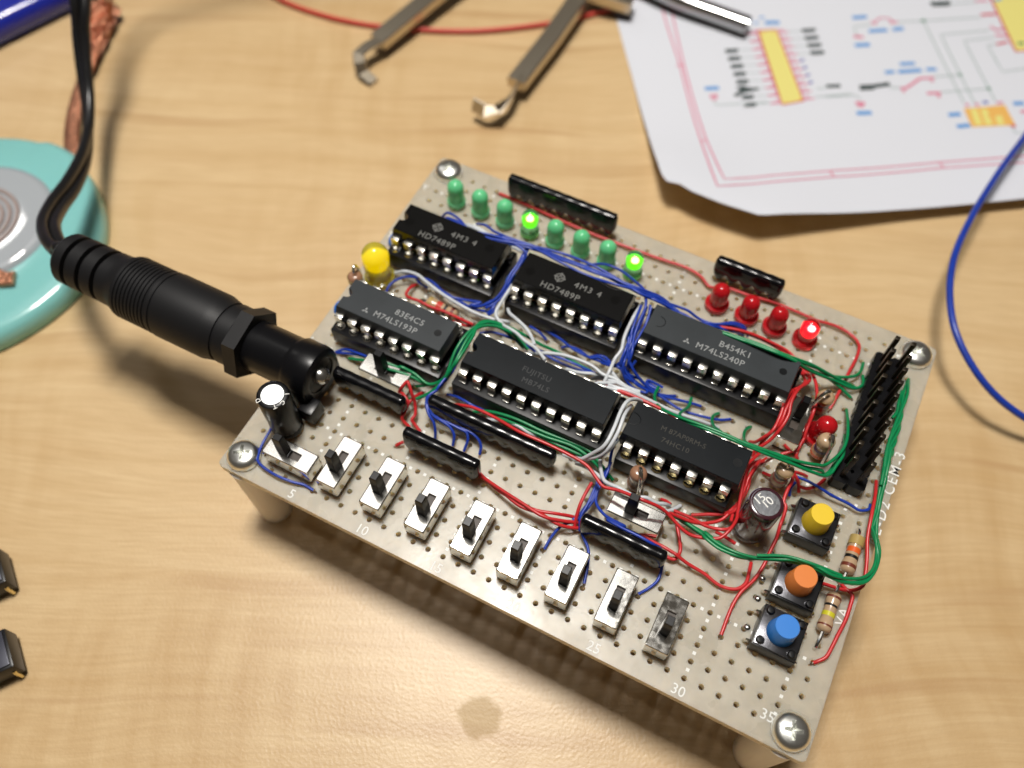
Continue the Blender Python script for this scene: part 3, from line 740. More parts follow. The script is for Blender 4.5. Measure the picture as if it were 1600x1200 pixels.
# ------------------------------------------------------------------ pin header
hx0, hy0 = g(33.5, 15.5); hx1, hy1 = g(35.5, 25.5)
hb = MB()
for j in range(10):
    for i in range(2):
        x, y = g(34 + i, 16 + j); c = .38
        hb.prism([(x - 1.27, y - 1.27 + c), (x - 1.27 + c, y - 1.27), (x + 1.27 - c, y - 1.27), (x + 1.27, y - 1.27 + c), (x + 1.27, y + 1.27 - c), (x + 1.27 - c, y + 1.27), (x - 1.27 + c, y + 1.27), (x - 1.27, y + 1.27 - c)], 0.05, 2.5)
HB = hb.build("pin_header", M_socket, BOARD, label="black double-row pin header with tall dark pins")
hp = None; M_hpin = mat("dark_header_pin", (0.035, 0.027, 0.018), 0.3, .6)
for j in range(10):
    for i in range(2):
        x, y = g(34 + i, 16 + j)
        if hp is None: hp = MB().box(x - .38, x + .38, y - .38, y + .38, -3, 9.2, .14).build("pin", M_hpin, HB, origin=(x, y, 0)); h0 = (x, y)
        else: copy_part(hp, HB, (x - h0[0], y - h0[1], 0))

# ------------------------------------------------------------------ power jack
AY, AZ = 15.3, 6.3
J = MB()
J.lathe([(0, 5.5), (2.9, 5.5), (3.1, 5.75), (3.9, 5.75), (4.45, 5.4), (4.6, 4.8), (4.6, 1.6), (4.3, 1.0), (4.2, .6), (4.15, -8.0), (3.9, -8.2), (3.9, -16)], (0, AY, AZ), axis='x', seg=40)
J.box(.4, 5.55, AY - 4.7, AY + 4.7, .4, AZ + .6, .7)
JK = J.build("power_jack", M_black, BOARD, angle=35)
MB().lathe([(0, 7.2), (.8, 7.2), (1.35, 6.7), (1.5, 5.9), (1.5, 5.3)], (0, AY - .3, AZ + .6), axis='x', seg=20).build("centre_rivet", M_solder, JK)
MB().box(5.1, 5.5, AY - 3.6, AY - 1.6, 1.0, 7.6, .1).build("solder_lug", M_tin, JK)
MB().box(4.6, 7.2, AY - 6.0, AY - 2.9, .4, 4.2, .5).build("foot", M_black, JK)
MB().box(-1.6, 4.6, AY - 4.4, AY - 3.0, .2, 4.0, .3).build("foot", M_black, JK)
nut = MB().lathe([(4.0, -8.9), (6.1, -8.9), (6.1, -6.5), (4.0, -6.5)], (0, AY, AZ), axis='x', seg=6, ang0=math.radians(12))
nut.build("hex_nut", M_rubber, JK, angle=20)

# ------------------------------------------------------------------ wires
M_bare = mat('bare_copper', (.75, .58, .45), .3, 1.0)
WIRES = [
('red',[(10.97,65.5,0.3),(15.36,65.37,0.6),(23.87,64.65,0.8),(30.35,64.45,0.8),(35.0,64.59,0.8),(42.68,64.7,0.8),(48.63,64.99,0.8),(51.26,64.39,0.8),(53.54,63.06,0.8),(56.02,64.31,0.8),(59.93,64.51,0.8),(64.33,65.06,0.8),(68.86,65.06,0.8),(72.12,64.86,0.8),(75.19,65.19,0.8),(77.84,64.71,0.8),(79.81,63.3,0.8),(80.14,61.09,0.8),(79.99,57.89,0.8),(79.69,54.54,1.0),(79.34,51.79,0.9),(79.12,49.57,0.4)]),
('red',[(57.07,52.87,5.0),(61.94,54.1,5.0),(66.31,54.77,4.0),(69.97,54.8,3.0),(72.77,52.77,3.0),(74.15,51.27,3.5),(73.12,47.95,5.0),(72.24,46.3,6.0),(71.96,43.63,6.0),(72.09,41.34,5.5),(71.74,38.99,5.0),(70.89,37.76,3.5),(70.26,37.71,2.0),(69.57,38.21,0.4)]),
('red',[(57.49,54.02,4.0),(62.35,54.51,4.0),(67.02,54.89,3.5),(69.84,54.61,2.6),(72.41,52.85,2.6),(73.69,50.35,4.0),(72.8,46.18,6.4),(72.67,44.22,6.4),(73.01,41.99,6.0),(72.84,39.94,5.4),(72.15,38.21,4.0),(71.42,37.0,3.0),(70.83,36.46,2.0),(70.86,35.61,1.0)]),
('red',[(74.3,52.15,2.5),(74.02,49.9,4.0),(72.92,47.9,5.0),(72.66,45.6,6.2),(72.48,42.81,6.0),(72.47,40.67,5.4),(71.67,38.8,3.6),(71.06,37.65,2.0),(71.17,36.95,0.5)]),
('red',[(72.91,54.46,1.0),(73.78,52.52,3.0),(74.27,50.9,4.0),(73.55,48.69,5.0),(72.39,46.62,6.0)]),
('red',[(74.08,52.89,3.5),(75.36,50.76,4.0),(76.15,48.39,4.0),(76.55,45.88,4.0),(76.56,43.77,3.0),(76.65,42.43,2.5),(76.91,41.28,1.5),(76.69,40.74,1.0),(76.7,39.16,0.5)]),
('red',[(74.63,38.1,0.8),(75.68,38.89,1.2),(76.48,39.43,1.4),(76.73,40.45,1.6),(76.86,41.69,2.0)]),
('red',[(75.1,40.56,0.4),(76.0,40.08,1.0),(76.55,39.8,1.2),(76.8,38.8,1.0),(77.21,38.8,0.5)]),
('green',[(58.81,49.8,8.6),(64.81,49.88,9.1),(69.52,49.88,9.1),(74.56,52.76,5.0),(77.24,53.92,3.0),(80.61,56.49,1.5),(81.52,58.15,1.0),(81.52,60.49,0.4)]),
('green',[(59.01,49.53,8.8),(65.19,49.48,9.3),(69.88,49.49,9.3),(73.54,51.22,6.0),(78.12,53.56,2.5),(81.3,54.49,1.2),(82.4,55.93,1.0),(82.11,58.0,0.5)]),
('green',[(59.18,49.75,8.4),(64.87,49.4,9.5),(69.55,49.44,9.5),(73.28,52.1,5.0),(76.56,53.2,3.0),(79.06,53.54,1.5),(81.56,53.11,0.3)]),
('green',[(65.38,50.01,9.0),(69.75,50.17,9.0),(73.77,52.37,6.0),(77.19,53.57,3.5),(79.92,54.73,1.5),(81.63,55.34,0.4)]),
('green',[(53.15,39.83,2.0),(53.41,36.78,4.0),(54.86,34.43,6.0),(58.25,32.83,8.3),(62.25,32.51,9.3),(65.92,32.55,9.6),(69.65,32.53,9.5),(73.23,33.18,9.0),(76.12,33.86,8.3),(79.22,35.29,7.0),(80.6,36.58,6.0),(82.28,40.29,5.0),(82.51,43.2,4.0),(82.2,46.36,3.0),(81.54,50.7,0.4)]),
('green',[(58.63,32.68,8.0),(62.41,32.26,9.0),(66.09,32.22,9.4),(71.01,32.37,9.2),(75.88,33.38,8.0),(78.94,34.33,6.5),(81.25,35.52,5.0),(82.03,36.74,4.5),(82.26,38.03,4.5),(82.67,40.12,4.0),(82.77,42.64,3.0),(82.53,45.75,1.0)]),
('green',[(64.69,32.89,9.0),(67.17,32.51,9.6),(70.82,32.75,9.4),(74.48,33.39,8.6),(77.59,34.26,7.0),(80.56,35.65,5.5),(81.19,35.63,4.5),(81.63,36.87,4.0),(82.26,38.95,3.0),(82.51,41.69,1.0)]),
('green',[(58.55,41.32,0.3),(58.78,39.08,1.5),(58.2,35.47,5.0),(58.51,32.83,8.0)]),
('green',[(63.45,40.71,0.3),(62.87,38.95,2.0),(63.54,35.72,5.0),(64.8,33.22,8.5)]),
('green',[(68.84,40.73,0.3),(68.28,38.87,2.0),(68.38,35.75,5.0),(68.72,33.22,8.5)]),
('green',[(12.38,22.89,4.0),(15.31,23.22,4.0),(15.13,23.13,4.5),(17.55,23.2,4.0),(20.21,22.82,3.5),(21.28,23.47,3.2)]),
('green',[(13.22,21.98,4.0),(13.34,22.04,4.0),(15.54,22.34,4.0),(17.92,22.71,3.5),(19.58,22.81,3.0)]),
('green',[(18.15,22.44,1.5),(20.14,22.85,3.0),(21.54,23.58,3.5),(22.74,24.23,5.0),(22.43,28.17,7.0),(22.7,30.9,7.6),(23.17,33.24,7.5),(24.6,35.43,7.0),(26.67,36.46,6.0),(29.3,36.45,5.0),(31.81,35.52,4.0)]),
('green',[(17.63,19.92,1.0),(19.47,20.26,2.0),(20.85,21.09,3.0),(21.98,22.35,4.0),(22.81,24.1,5.0),(23.55,25.62,7.0),(23.41,29.64,8.0),(23.43,32.0,8.0),(23.94,33.97,7.5),(25.76,35.44,7.0),(28.38,35.96,6.0),(28.98,36.51,4.0),(31.47,36.12,3.0)]),
('green',[(20.83,23.2,3.0),(21.85,24.06,3.5),(23.12,25.24,6.0),(23.9,26.12,8.0),(24.02,31.69,8.0),(23.57,34.25,7.5),(24.32,35.67,7.0),(26.92,36.83,6.0),(30.41,37.44,4.5),(32.97,37.66,3.5),(35.0,38.26,2.5),(36.69,38.35,2.0),(39.63,38.17,1.5),(42.13,38.1,1.2)]),
('green',[(23.24,33.78,7.0),(24.34,35.6,6.5),(26.2,36.38,5.5),(28.6,36.51,4.2),(30.65,36.27,2.5)]),
('green',[(5.21,22.41,0.5),(7.93,22.45,2.0),(10.07,22.71,3.0)]),
('green',[(27.98,22.65,0.5),(30.52,23.4,2.0),(34.88,23.78,3.0),(40.44,23.8,3.0),(44.46,24.0,3.0),(48.0,23.98,3.0),(50.35,23.03,2.5),(52.99,22.41,0.4)]),
('green',[(29.87,23.49,1.0),(35.15,23.25,2.5),(40.67,23.36,2.6),(45.96,23.76,2.6),(49.92,22.91,2.0),(52.23,22.32,0.4)]),
('green',[(37.9,23.37,2.0),(42.43,23.19,2.0),(45.67,23.31,2.0),(48.94,23.36,1.6),(51.19,22.7,1.0),(52.23,22.02,0.4)]),
('green',[(62.1,20.8,1.0),(63.9,20.47,2.0),(67.1,19.79,3.0),(69.61,18.99,4.0),(72.12,18.33,4.5),(68.3,18.99,5.0),(70.46,18.15,5.5),(73.37,17.73,6.0),(75.99,18.36,6.0),(78.67,19.47,6.0),(80.9,20.24,6.3),(83.94,20.58,6.6),(86.26,20.49,6.6),(88.62,21.59,5.4),(90.83,23.37,4.2),(91.83,25.66,3.2),(91.9,28.3,2.6),(91.03,30.58,2.6),(90.16,32.5,2.2),(90.11,35.29,2.2),(89.41,39.95,2.6),(89.48,42.75,3.0),(88.99,45.51,3.0),(88.87,43.2,3.0),(88.94,46.24,2.5)]),
('green',[(62.11,21.18,1.0),(64.5,20.39,2.5),(67.67,19.46,3.2),(70.18,18.75,4.0),(68.51,18.42,5.0),(70.96,17.51,5.4),(73.94,17.69,5.7),(77.31,18.88,5.7),(80.07,20.27,5.9),(82.66,20.65,6.2),(85.48,20.48,6.2),(87.94,20.8,5.4),(90.22,22.04,4.4),(91.83,24.15,3.4),(92.26,27.42,2.6),(91.4,29.67,2.6),(90.54,31.58,2.2),(90.36,34.85,2.2),(89.98,38.78,2.6),(89.62,42.23,3.0),(89.25,45.65,3.0),(89.24,43.93,2.6),(89.14,48.6,2.2)]),
('green',[(64.6,20.37,2.0),(69.74,18.82,3.7),(70.17,17.96,4.9),(73.6,17.62,5.2),(77.81,19.04,5.4),(80.63,20.27,5.6),(83.69,20.53,6.0),(86.05,20.33,6.0),(88.43,20.92,5.2),(91.09,22.72,4.0),(92.24,25.68,3.0),(92.13,29.11,2.2),(91.24,31.47,2.0),(90.15,36.65,2.4),(89.87,40.68,2.8),(89.35,40.42,3.0),(89.21,46.43,2.4),(88.81,52.84,2.0)]),
('green',[(76.07,18.52,6.4),(79.86,20.3,6.6),(83.41,20.62,6.8),(87.59,21.29,6.0)]),
('green',[(89.45,38.82,3.0),(89.19,42.01,3.0),(89.74,42.83,2.6),(89.55,44.57,2.0),(89.6,46.81,0.6)]),
('green',[(89.46,39.09,3.0),(89.07,42.96,3.0),(89.75,44.88,2.6),(89.56,46.65,2.0),(89.61,48.93,0.6)]),
('green',[(89.47,39.35,3.0),(88.95,43.92,3.0),(89.56,47.2,2.6),(89.37,49.0,2.0),(89.41,51.33,0.6)]),
('green',[(89.48,39.62,3.0),(88.83,44.89,3.0),(89.48,49.62,2.6),(89.29,51.46,2.0),(89.33,53.84,0.6)]),
('green',[(89.49,39.89,3.0),(88.71,45.86,3.0),(89.37,51.69,2.6),(89.17,53.57,2.0),(89.21,55.99,0.6)]),
('green',[(89.5,40.16,3.0),(88.59,46.84,3.0),(89.18,55.96,2.6),(88.98,57.9,2.0),(89.01,60.41,0.6)]),
('green',[(88.93,49.09,2.4),(88.98,51.61,2.4),(88.86,54.57,2.2),(88.73,57.08,1.6),(88.99,60.8,0.4)]),
('green',[(88.13,51.29,2.2),(88.51,52.57,2.2),(88.3,54.77,2.0),(88.47,57.57,1.2)]),
('green',[(88.63,47.29,2.2),(89.14,48.84,2.4),(88.81,51.16,2.4),(89.15,52.9,2.2),(89.08,57.13,1.2)]),
('white',[(2.83,40.56,0.5),(3.84,40.99,1.2),(5.38,41.06,2.2),(7.75,40.84,3.0),(10.41,40.01,3.6),(13.92,38.81,4.0),(17.07,38.13,4.2),(20.7,37.72,4.2),(23.3,37.92,4.2),(24.56,38.32,4.0),(26.29,39.14,3.5),(26.16,39.59,2.0)]),
('white',[(24.53,44.31,6.4),(24.56,42.92,6.4),(24.44,40.91,6.2),(24.68,38.03,6.2),(26.19,36.77,6.2),(29.16,36.12,6.4),(31.46,35.25,6.8),(33.71,34.39,7.5),(36.28,32.37,8.8)]),
('white',[(25.31,41.06,4.0),(26.28,39.75,5.0),(27.63,39.15,5.5),(30.19,37.83,6.0),(31.98,36.46,6.4),(33.11,35.08,7.0)]),
('white',[(31.81,35.85,2.5),(33.16,35.75,3.5),(34.9,35.96,4.5),(37.32,36.64,5.0),(40.0,36.76,5.4),(42.82,36.52,5.5),(44.83,36.05,5.5),(46.6,36.11,5.5),(48.58,35.65,5.5),(51.36,35.22,5.8),(46.3,34.33,6.0),(50.2,34.72,6.0),(53.63,35.04,5.5),(57.37,35.21,5.0),(61.98,36.1,4.0),(64.32,37.05,2.5)]),
('white',[(38.68,35.6,3.0),(40.71,35.47,3.8),(43.16,36.03,4.2),(44.84,36.19,4.8),(47.58,35.93,5.4),(44.46,33.55,6.0),(49.06,34.24,6.0),(52.97,34.7,5.5),(56.97,35.07,4.6),(60.06,35.59,4.0)]),
('white',[(42.86,36.32,2.0),(44.14,36.02,3.5),(45.95,35.67,5.0),(47.75,35.48,5.6),(49.72,34.88,6.0),(47.2,34.15,6.0),(51.12,34.52,5.8),(54.8,34.99,5.0)]),
('white',[(45.1,50.98,6.0),(45.08,47.04,7.0),(45.33,42.88,7.0),(45.76,40.76,6.5),(45.36,39.2,6.0),(45.52,36.85,5.8),(45.41,34.87,5.0)]),
('white',[(45.78,37.28,5.0),(47.55,35.96,5.5),(49.45,35.67,5.5),(51.19,35.73,5.5)]),
('white',[(52.58,34.34,5.5),(51.26,32.86,8.0),(50.45,30.85,9.8),(50.37,28.88,10.0),(50.57,26.12,9.8),(50.41,23.15,9.2),(49.12,21.9,7.0),(47.5,21.21,5.0),(45.14,22.13,2.0)]),
('white',[(51.07,32.06,7.0),(51.11,28.36,10.0),(51.3,25.62,9.8),(50.96,23.23,8.5),(50.09,22.05,7.0),(48.42,21.43,5.5),(46.82,21.13,4.0)]),
('white',[(51.46,26.7,5.5),(50.96,23.73,6.4),(49.62,22.23,5.6),(47.59,21.71,4.4),(44.76,21.62,3.2)]),
('white',[(30.83,22.75,0.5),(34.01,23.27,2.0),(36.32,23.16,2.6),(38.64,23.01,2.2),(40.56,23.7,1.0)]),
('white',[(50.24,22.97,4.0),(51.12,21.25,4.2),(52.32,19.93,4.6),(54.73,19.6,5.2),(56.71,19.51,5.0)]),
('white',[(46.96,21.7,2.0),(48.67,21.33,3.0),(50.47,20.77,3.6),(52.58,20.06,4.0),(55.53,19.75,4.4)]),
('white',[(58.04,20.2,4.0),(58.89,20.54,4.0),(60.26,20.63,3.5),(61.55,21.5,2.6),(62.37,22.21,1.0)]),
('white',[(58.49,20.51,3.4),(60.04,20.47,3.2),(61.65,20.44,2.6),(62.66,21.07,2.0),(63.84,23.14,0.6)]),
('white',[(10.03,52.82,5.0),(13.71,51.57,7.0),(16.42,51.33,7.0),(19.04,51.76,6.0),(21.0,52.39,5.0),(22.23,52.82,4.0)]),
('white',[(11.34,53.11,5.0),(14.47,51.77,7.0),(17.5,51.43,6.5),(19.72,52.09,5.5),(21.83,52.46,4.5)]),
('red',[(25.15,22.53,1.0),(27.06,21.96,3.5),(29.14,21.87,4.5),(33.15,21.75,5.0),(37.76,20.79,6.0),(41.81,20.75,6.0),(45.81,20.72,6.0),(49.12,20.37,6.0),(51.24,19.15,6.0),(52.6,18.35,6.0),(54.75,18.63,6.4),(56.69,18.53,7.0),(58.58,18.47,7.6),(61.16,18.83,6.6),(62.97,18.76,5.6),(64.96,18.07,5.0),(66.69,17.96,4.6),(68.91,18.4,4.6),(70.62,19.11,5.0),(71.49,20.8,5.4),(71.75,22.95,5.0),(71.56,24.54,4.4),(70.4,32.42,4.2),(70.94,33.93,3.5),(71.53,36.0,2.4)]),
('red',[(43.93,35.9,2.5),(46.26,35.09,4.5),(49.06,34.62,5.2),(51.77,34.18,6.0),(47.28,33.97,6.0),(49.1,34.08,6.2),(52.58,34.03,6.4),(55.54,33.92,6.4),(57.73,33.88,6.0)]),
('red',[(33.81,14.18,0.6),(37.83,12.64,1.6),(41.47,11.9,2.2),(44.92,11.92,2.6),(47.96,12.72,2.6),(50.25,13.85,1.6),(51.28,14.0,1.0)]),
('red',[(34.24,13.64,0.6),(38.42,12.56,1.8),(42.48,11.48,2.4),(45.89,11.57,2.6),(49.07,11.52,2.4),(51.33,12.41,1.4),(51.84,13.1,0.8)]),
('red',[(34.11,13.65,1.2),(37.83,12.65,2.2),(43.13,11.77,3.0),(46.53,11.28,3.2),(49.27,12.18,2.6),(51.17,13.28,1.6)]),
('red',[(50.67,19.09,4.0),(50.47,17.59,3.6),(50.41,15.26,3.0),(50.76,13.52,2.2),(51.1,12.37,1.2)]),
('red',[(20.57,16.03,0.4),(19.24,16.26,1.2),(19.02,16.47,1.6),(18.94,18.13,2.0),(19.1,18.82,3.0),(18.02,19.24,3.4),(16.94,19.78,3.2)]),
('red',[(22.48,16.14,0.4),(20.94,16.76,1.0),(20.63,16.93,1.4),(20.6,17.92,1.6),(19.99,19.27,2.6),(19.28,19.84,4.0),(18.2,20.77,5.0),(17.7,21.0,5.0),(17.35,20.22,4.4),(16.83,19.68,3.0)]),
('red',[(18.8,18.38,2.0),(19.14,19.16,2.6),(19.25,20.64,2.0),(19.32,22.42,0.4)]),
('red',[(20.35,12.28,0.3),(20.73,12.6,0.8),(21.25,13.04,1.2)]),
('blue',[(22.32,31.49,6.5),(22.48,29.55,6.0),(23.0,25.9,5.4),(22.62,22.38,5.0),(22.51,22.01,4.6),(21.93,20.71,4.4),(21.95,19.6,4.0),(23.2,18.1,3.6),(24.36,17.46,3.0),(25.05,16.8,2.0),(25.26,16.0,0.5)]),
('blue',[(22.67,31.34,6.0),(22.86,29.35,5.6),(23.23,25.95,5.0),(22.26,21.88,4.2),(21.69,20.43,4.0),(22.54,18.91,3.8),(23.94,18.28,3.4),(25.34,18.27,3.0),(26.88,18.03,2.6),(27.99,17.37,2.0),(28.29,16.25,0.6)]),
('blue',[(22.85,18.75,3.8),(24.35,18.28,3.2),(26.37,18.44,2.8),(28.49,18.46,2.6),(29.62,18.45,2.4),(30.14,17.85,2.0),(30.32,16.2,0.6)]),
('blue',[(23.58,18.41,3.4),(25.68,18.4,2.8),(27.7,18.61,2.6),(30.18,18.73,2.4),(31.7,18.49,2.0),(32.49,17.82,1.4),(32.73,16.87,0.5)]),
('blue',[(23.04,23.89,0.5),(24.86,23.66,1.6),(26.47,23.43,2.0),(28.16,23.24,2.0),(29.96,23.62,1.4)]),
('blue',[(5.91,53.06,4.02),(7.28,53.13,6.01),(9.94,52.17,7.02),(13.76,49.85,8.01),(18.13,49.58,8.78),(24.46,51.18,8.83),(29.64,52.41,8.45),(35.03,52.35,8.74),(40.39,51.69,8.76),(44.53,50.55,9.02),(47.81,51.59,7.55),(49.94,52.81,6.21),(52.21,53.04,6.0),(54.61,53.07,5.0),(57.57,53.18,5.01),(59.93,55.17,3.63),(61.72,56.11,2.82),(62.68,56.32,0.94)]),
('blue',[(6.14,52.87,3.99),(8.1,51.66,6.41),(10.43,50.61,7.87),(13.94,49.7,8.51),(17.87,50.5,8.69),(24.32,51.61,8.58),(29.72,51.65,8.26),(35.32,50.79,9.21),(40.42,51.36,8.73),(44.45,51.47,8.68),(47.79,52.49,7.2),(49.91,52.44,6.21),(52.24,51.6,6.34),(54.75,52.14,5.12),(57.47,53.74,4.59),(59.8,55.87,3.83),(61.78,56.6,2.35),(61.92,56.08,0.99)]),
('blue',[(6.36,52.81,3.59),(8.18,51.53,6.56),(10.24,51.09,7.49),(13.87,49.78,8.33),(17.83,50.31,8.25),(24.38,51.18,8.35),(29.97,50.89,8.99),(35.27,51.02,9.12),(40.37,51.6,8.56),(44.41,51.4,8.37),(47.76,51.92,7.17),(49.93,51.71,6.63),(52.17,52.16,5.54),(54.76,51.95,5.68),(57.53,53.06,5.45),(59.9,54.99,4.35),(61.56,56.08,2.37),(61.76,55.81,1.31)]),
('blue',[(6.69,52.31,4.33),(7.94,51.94,6.25),(10.01,51.36,6.96),(13.89,49.36,8.17),(18.13,49.47,8.63),(24.49,50.82,8.58),(29.71,51.65,8.16),(35.18,51.33,8.8),(40.39,51.31,8.5),(44.39,50.97,8.13),(47.87,50.89,8.08),(49.93,51.77,6.6),(52.2,52.13,5.86),(54.78,51.76,5.78),(57.68,52.66,5.29),(59.97,55.04,3.51),(61.5,55.93,2.38),(61.9,56.21,0.8)]),
('blue',[(6.78,52.21,4.4),(8.38,51.06,5.92),(10.54,49.61,7.84),(14.03,49.11,8.52),(17.64,50.81,7.96),(24.43,51.2,8.71),(30.03,50.4,8.9),(35.3,50.27,8.49),(40.59,50.19,9.27),(44.43,51.3,8.46),(47.83,52.05,7.55),(49.91,51.65,6.55),(52.23,50.74,6.19),(54.94,50.76,5.75),(57.63,53.1,4.78),(59.83,55.57,3.98),(61.65,56.45,2.14),(61.26,56.06,0.77)]),
('blue',[(12.64,53.97,5.0),(14.99,52.95,7.0),(17.71,51.62,8.0),(24.18,51.56,8.4),(31.1,51.39,8.8),(37.78,51.38,9.0),(43.12,51.22,8.8),(46.25,51.49,8.0),(50.01,51.53,6.6),(53.26,51.58,6.0),(56.23,52.35,5.4),(59.47,53.4,4.6),(61.66,55.95,1.5)]),
('blue',[(33.53,51.5,8.0),(34.76,54.54,6.0),(36.33,56.18,5.0),(38.8,56.18,5.0),(42.14,54.25,6.5),(44.78,51.89,8.0),(45.43,51.19,7.0)]),
('blue',[(17.2,50.46,8.6),(21.49,50.28,8.8),(24.28,49.7,8.4),(24.12,48.4,7.4),(23.64,46.07,6.6),(23.36,43.37,6.0)]),
('blue',[(46.22,49.33,8.01),(46.32,46.61,7.56),(46.57,43.91,6.97),(47.36,41.03,6.55),(47.47,39.7,5.42),(47.78,39.58,3.19),(49.66,38.13,3.1),(51.67,38.65,1.92),(51.13,40.26,1.7),(53.73,40.73,0.92)]),
('blue',[(45.29,51.48,8.11),(46.15,49.17,8.19),(46.5,46.91,7.1),(46.56,44.04,6.76),(46.79,41.36,6.03),(46.8,39.58,5.14),(47.73,38.72,4.07),(49.67,38.36,2.98),(51.6,38.98,1.72),(51.12,40.17,1.33),(53.63,39.97,0.89)]),
('blue',[(46.25,49.48,7.82),(46.46,47.34,6.47),(46.13,44.2,6.57),(46.21,41.1,6.47),(46.47,39.26,5.41),(47.63,39.34,3.08),(49.65,38.77,2.6),(51.64,38.82,1.64),(51.15,39.65,1.04),(53.62,38.7,1.98)]),
('blue',[(45.34,49.46,7.42),(45.65,46.63,7.53),(46.04,43.95,6.99),(46.66,41.58,5.67),(46.79,39.3,5.57),(47.49,38.27,3.97),(49.45,37.78,2.23),(51.89,37.64,2.57),(51.15,39.79,1.44),(53.66,39.71,1.34)]),
('blue',[(46.6,50.22,7.4),(47.24,47.54,7.0),(47.3,44.6,6.6),(47.04,41.68,6.0),(47.27,40.51,5.4),(48.27,39.66,4.6),(49.85,39.27,3.2),(51.51,38.95,2.4),(53.54,39.02,1.6),(54.81,39.49,1.2),(56.13,40.49,0.4)]),
('blue',[(45.84,43.36,7.0),(46.82,41.0,6.2),(48.24,39.59,5.0),(50.48,39.09,3.0),(52.49,38.86,2.0),(54.26,38.97,1.6),(56.76,39.45,1.2),(59.12,40.27,0.8),(60.48,40.6,0.3)]),
('blue',[(46.2,43.75,7.0),(46.47,40.97,6.0),(46.29,39.64,5.0),(47.42,38.35,4.0),(49.4,38.33,3.0),(51.2,38.5,2.2),(53.8,38.76,1.6),(57.72,38.07,1.2),(61.58,38.77,1.0),(64.05,39.59,0.7),(65.53,40.58,0.3)]),
('blue',[(46.92,49.79,7.6),(47.38,46.44,6.8),(47.19,43.32,6.2),(46.92,42.1,5.6),(46.35,40.31,5.0),(45.86,39.19,4.4),(44.79,38.9,4.0),(43.31,39.24,3.0)]),
('blue',[(23.69,51.07,8.0),(23.86,47.75,7.6),(23.52,45.49,7.0),(23.49,42.63,6.0),(22.7,40.66,5.0),(20.87,39.52,4.0),(19.12,39.34,3.4),(20.58,40.46,3.4),(17.38,39.96,3.0),(14.89,39.43,3.0),(12.5,40.21,3.0),(10.52,40.72,3.0),(7.77,40.71,2.5),(5.88,40.16,2.0),(4.39,38.89,1.4),(3.9,37.42,1.0),(4.07,36.28,0.4)]),
('blue',[(24.08,50.89,8.0),(24.18,47.71,7.4),(23.84,45.45,6.8),(23.98,42.83,5.6),(23.86,40.15,4.8),(23.16,38.6,4.0),(22.61,39.45,3.4),(20.52,39.26,3.0),(18.38,39.38,2.8),(16.11,39.7,2.6),(14.04,39.63,2.4),(11.35,40.6,2.0)]),
('blue',[(23.97,50.81,7.6),(23.94,47.01,7.2),(23.68,44.59,6.4),(23.49,41.45,5.2),(22.15,39.4,4.4),(22.16,41.37,4.0),(21.35,40.29,3.6),(19.81,39.3,3.0),(17.41,39.37,2.6),(15.06,39.83,2.6),(12.98,40.27,2.4),(10.98,41.26,2.0)]),
('blue',[(23.93,49.86,8.0),(23.82,47.9,7.4),(23.62,45.56,6.8),(23.8,43.59,6.0),(23.57,44.47,5.6),(23.2,42.15,5.0),(23.15,39.61,4.6),(22.66,38.66,4.0)]),
('blue',[(9.2,40.61,0.4),(9.82,40.62,1.0),(8.82,40.47,1.6),(7.76,40.64,2.0)]),
('blue',[(31.84,42.18,0.5),(33.91,41.46,1.2),(35.45,41.01,1.5),(37.7,40.21,2.0),(40.77,39.6,2.4),(42.68,39.42,2.8),(44.55,39.21,3.4),(46.23,39.3,4.4),(46.42,41.15,5.2)]),
('blue',[(35.78,40.45,0.4),(36.64,40.54,1.4),(38.55,40.42,2.0),(41.38,39.42,2.8),(42.42,39.91,3.2),(44.05,39.48,3.6),(46.39,38.98,4.2),(48.33,38.85,3.6),(49.97,39.57,2.6)]),
('blue',[(29.36,41.2,1.4),(31.12,40.79,1.6),(32.79,40.65,0.4)]),
('blue',[(31.41,37.87,1.4),(33.47,37.15,2.0),(36.1,36.79,2.2),(38.42,36.65,2.2),(41.05,37.03,2.0),(42.93,37.93,1.4)]),
('blue',[(32.24,37.75,1.2),(35.16,37.59,1.8),(38.92,37.59,2.0),(41.62,37.91,1.6),(43.48,38.03,1.0)]),
('blue',[(23.41,34.68,4.0),(24.87,35.59,4.4),(26.81,35.9,4.4),(29.06,36.35,3.8),(31.21,36.66,3.0),(33.59,36.49,2.4)]),
('blue',[(41.01,39.99,2.0),(42.27,40.32,2.8),(43.33,40.4,3.0),(44.9,39.74,3.2),(47.85,39.85,4.0),(48.33,40.95,5.0)]),
('blue',[(50.94,29.8,8.4),(51.02,27.31,7.0),(51.43,24.61,4.6),(51.97,22.13,3.6),(51.94,19.29,3.4),(51.9,17.16,3.0),(51.64,15.5,2.6),(50.84,13.37,2.0),(49.31,11.67,1.5),(48.63,9.85,1.0),(48.45,7.68,0.3)]),
('blue',[(51.81,23.83,3.0),(51.61,19.8,3.2),(51.68,17.05,3.0),(51.22,14.71,2.6),(51.43,13.3,2.2),(52.58,11.95,1.5),(54.2,10.48,1.0),(55.02,8.57,0.7),(55.83,5.65,0.3)]),
('blue',[(51.3,19.84,3.4),(51.39,17.66,3.2),(51.47,15.8,3.0),(51.32,13.92,2.6),(52.08,12.13,1.8)]),
('blue',[(51.82,19.61,3.2),(52.34,17.01,3.2),(54.47,15.3,3.8),(57.71,14.53,5.0),(55.19,14.16,5.4),(57.72,13.79,6.0),(60.15,13.7,6.2),(62.45,13.61,6.0),(63.67,14.12,4.0),(64.63,13.44,2.0),(64.97,12.78,1.4),(65.1,12.12,1.0),(65.09,10.7,0.8),(64.33,9.25,0.5),(63.41,7.8,0.3)]),
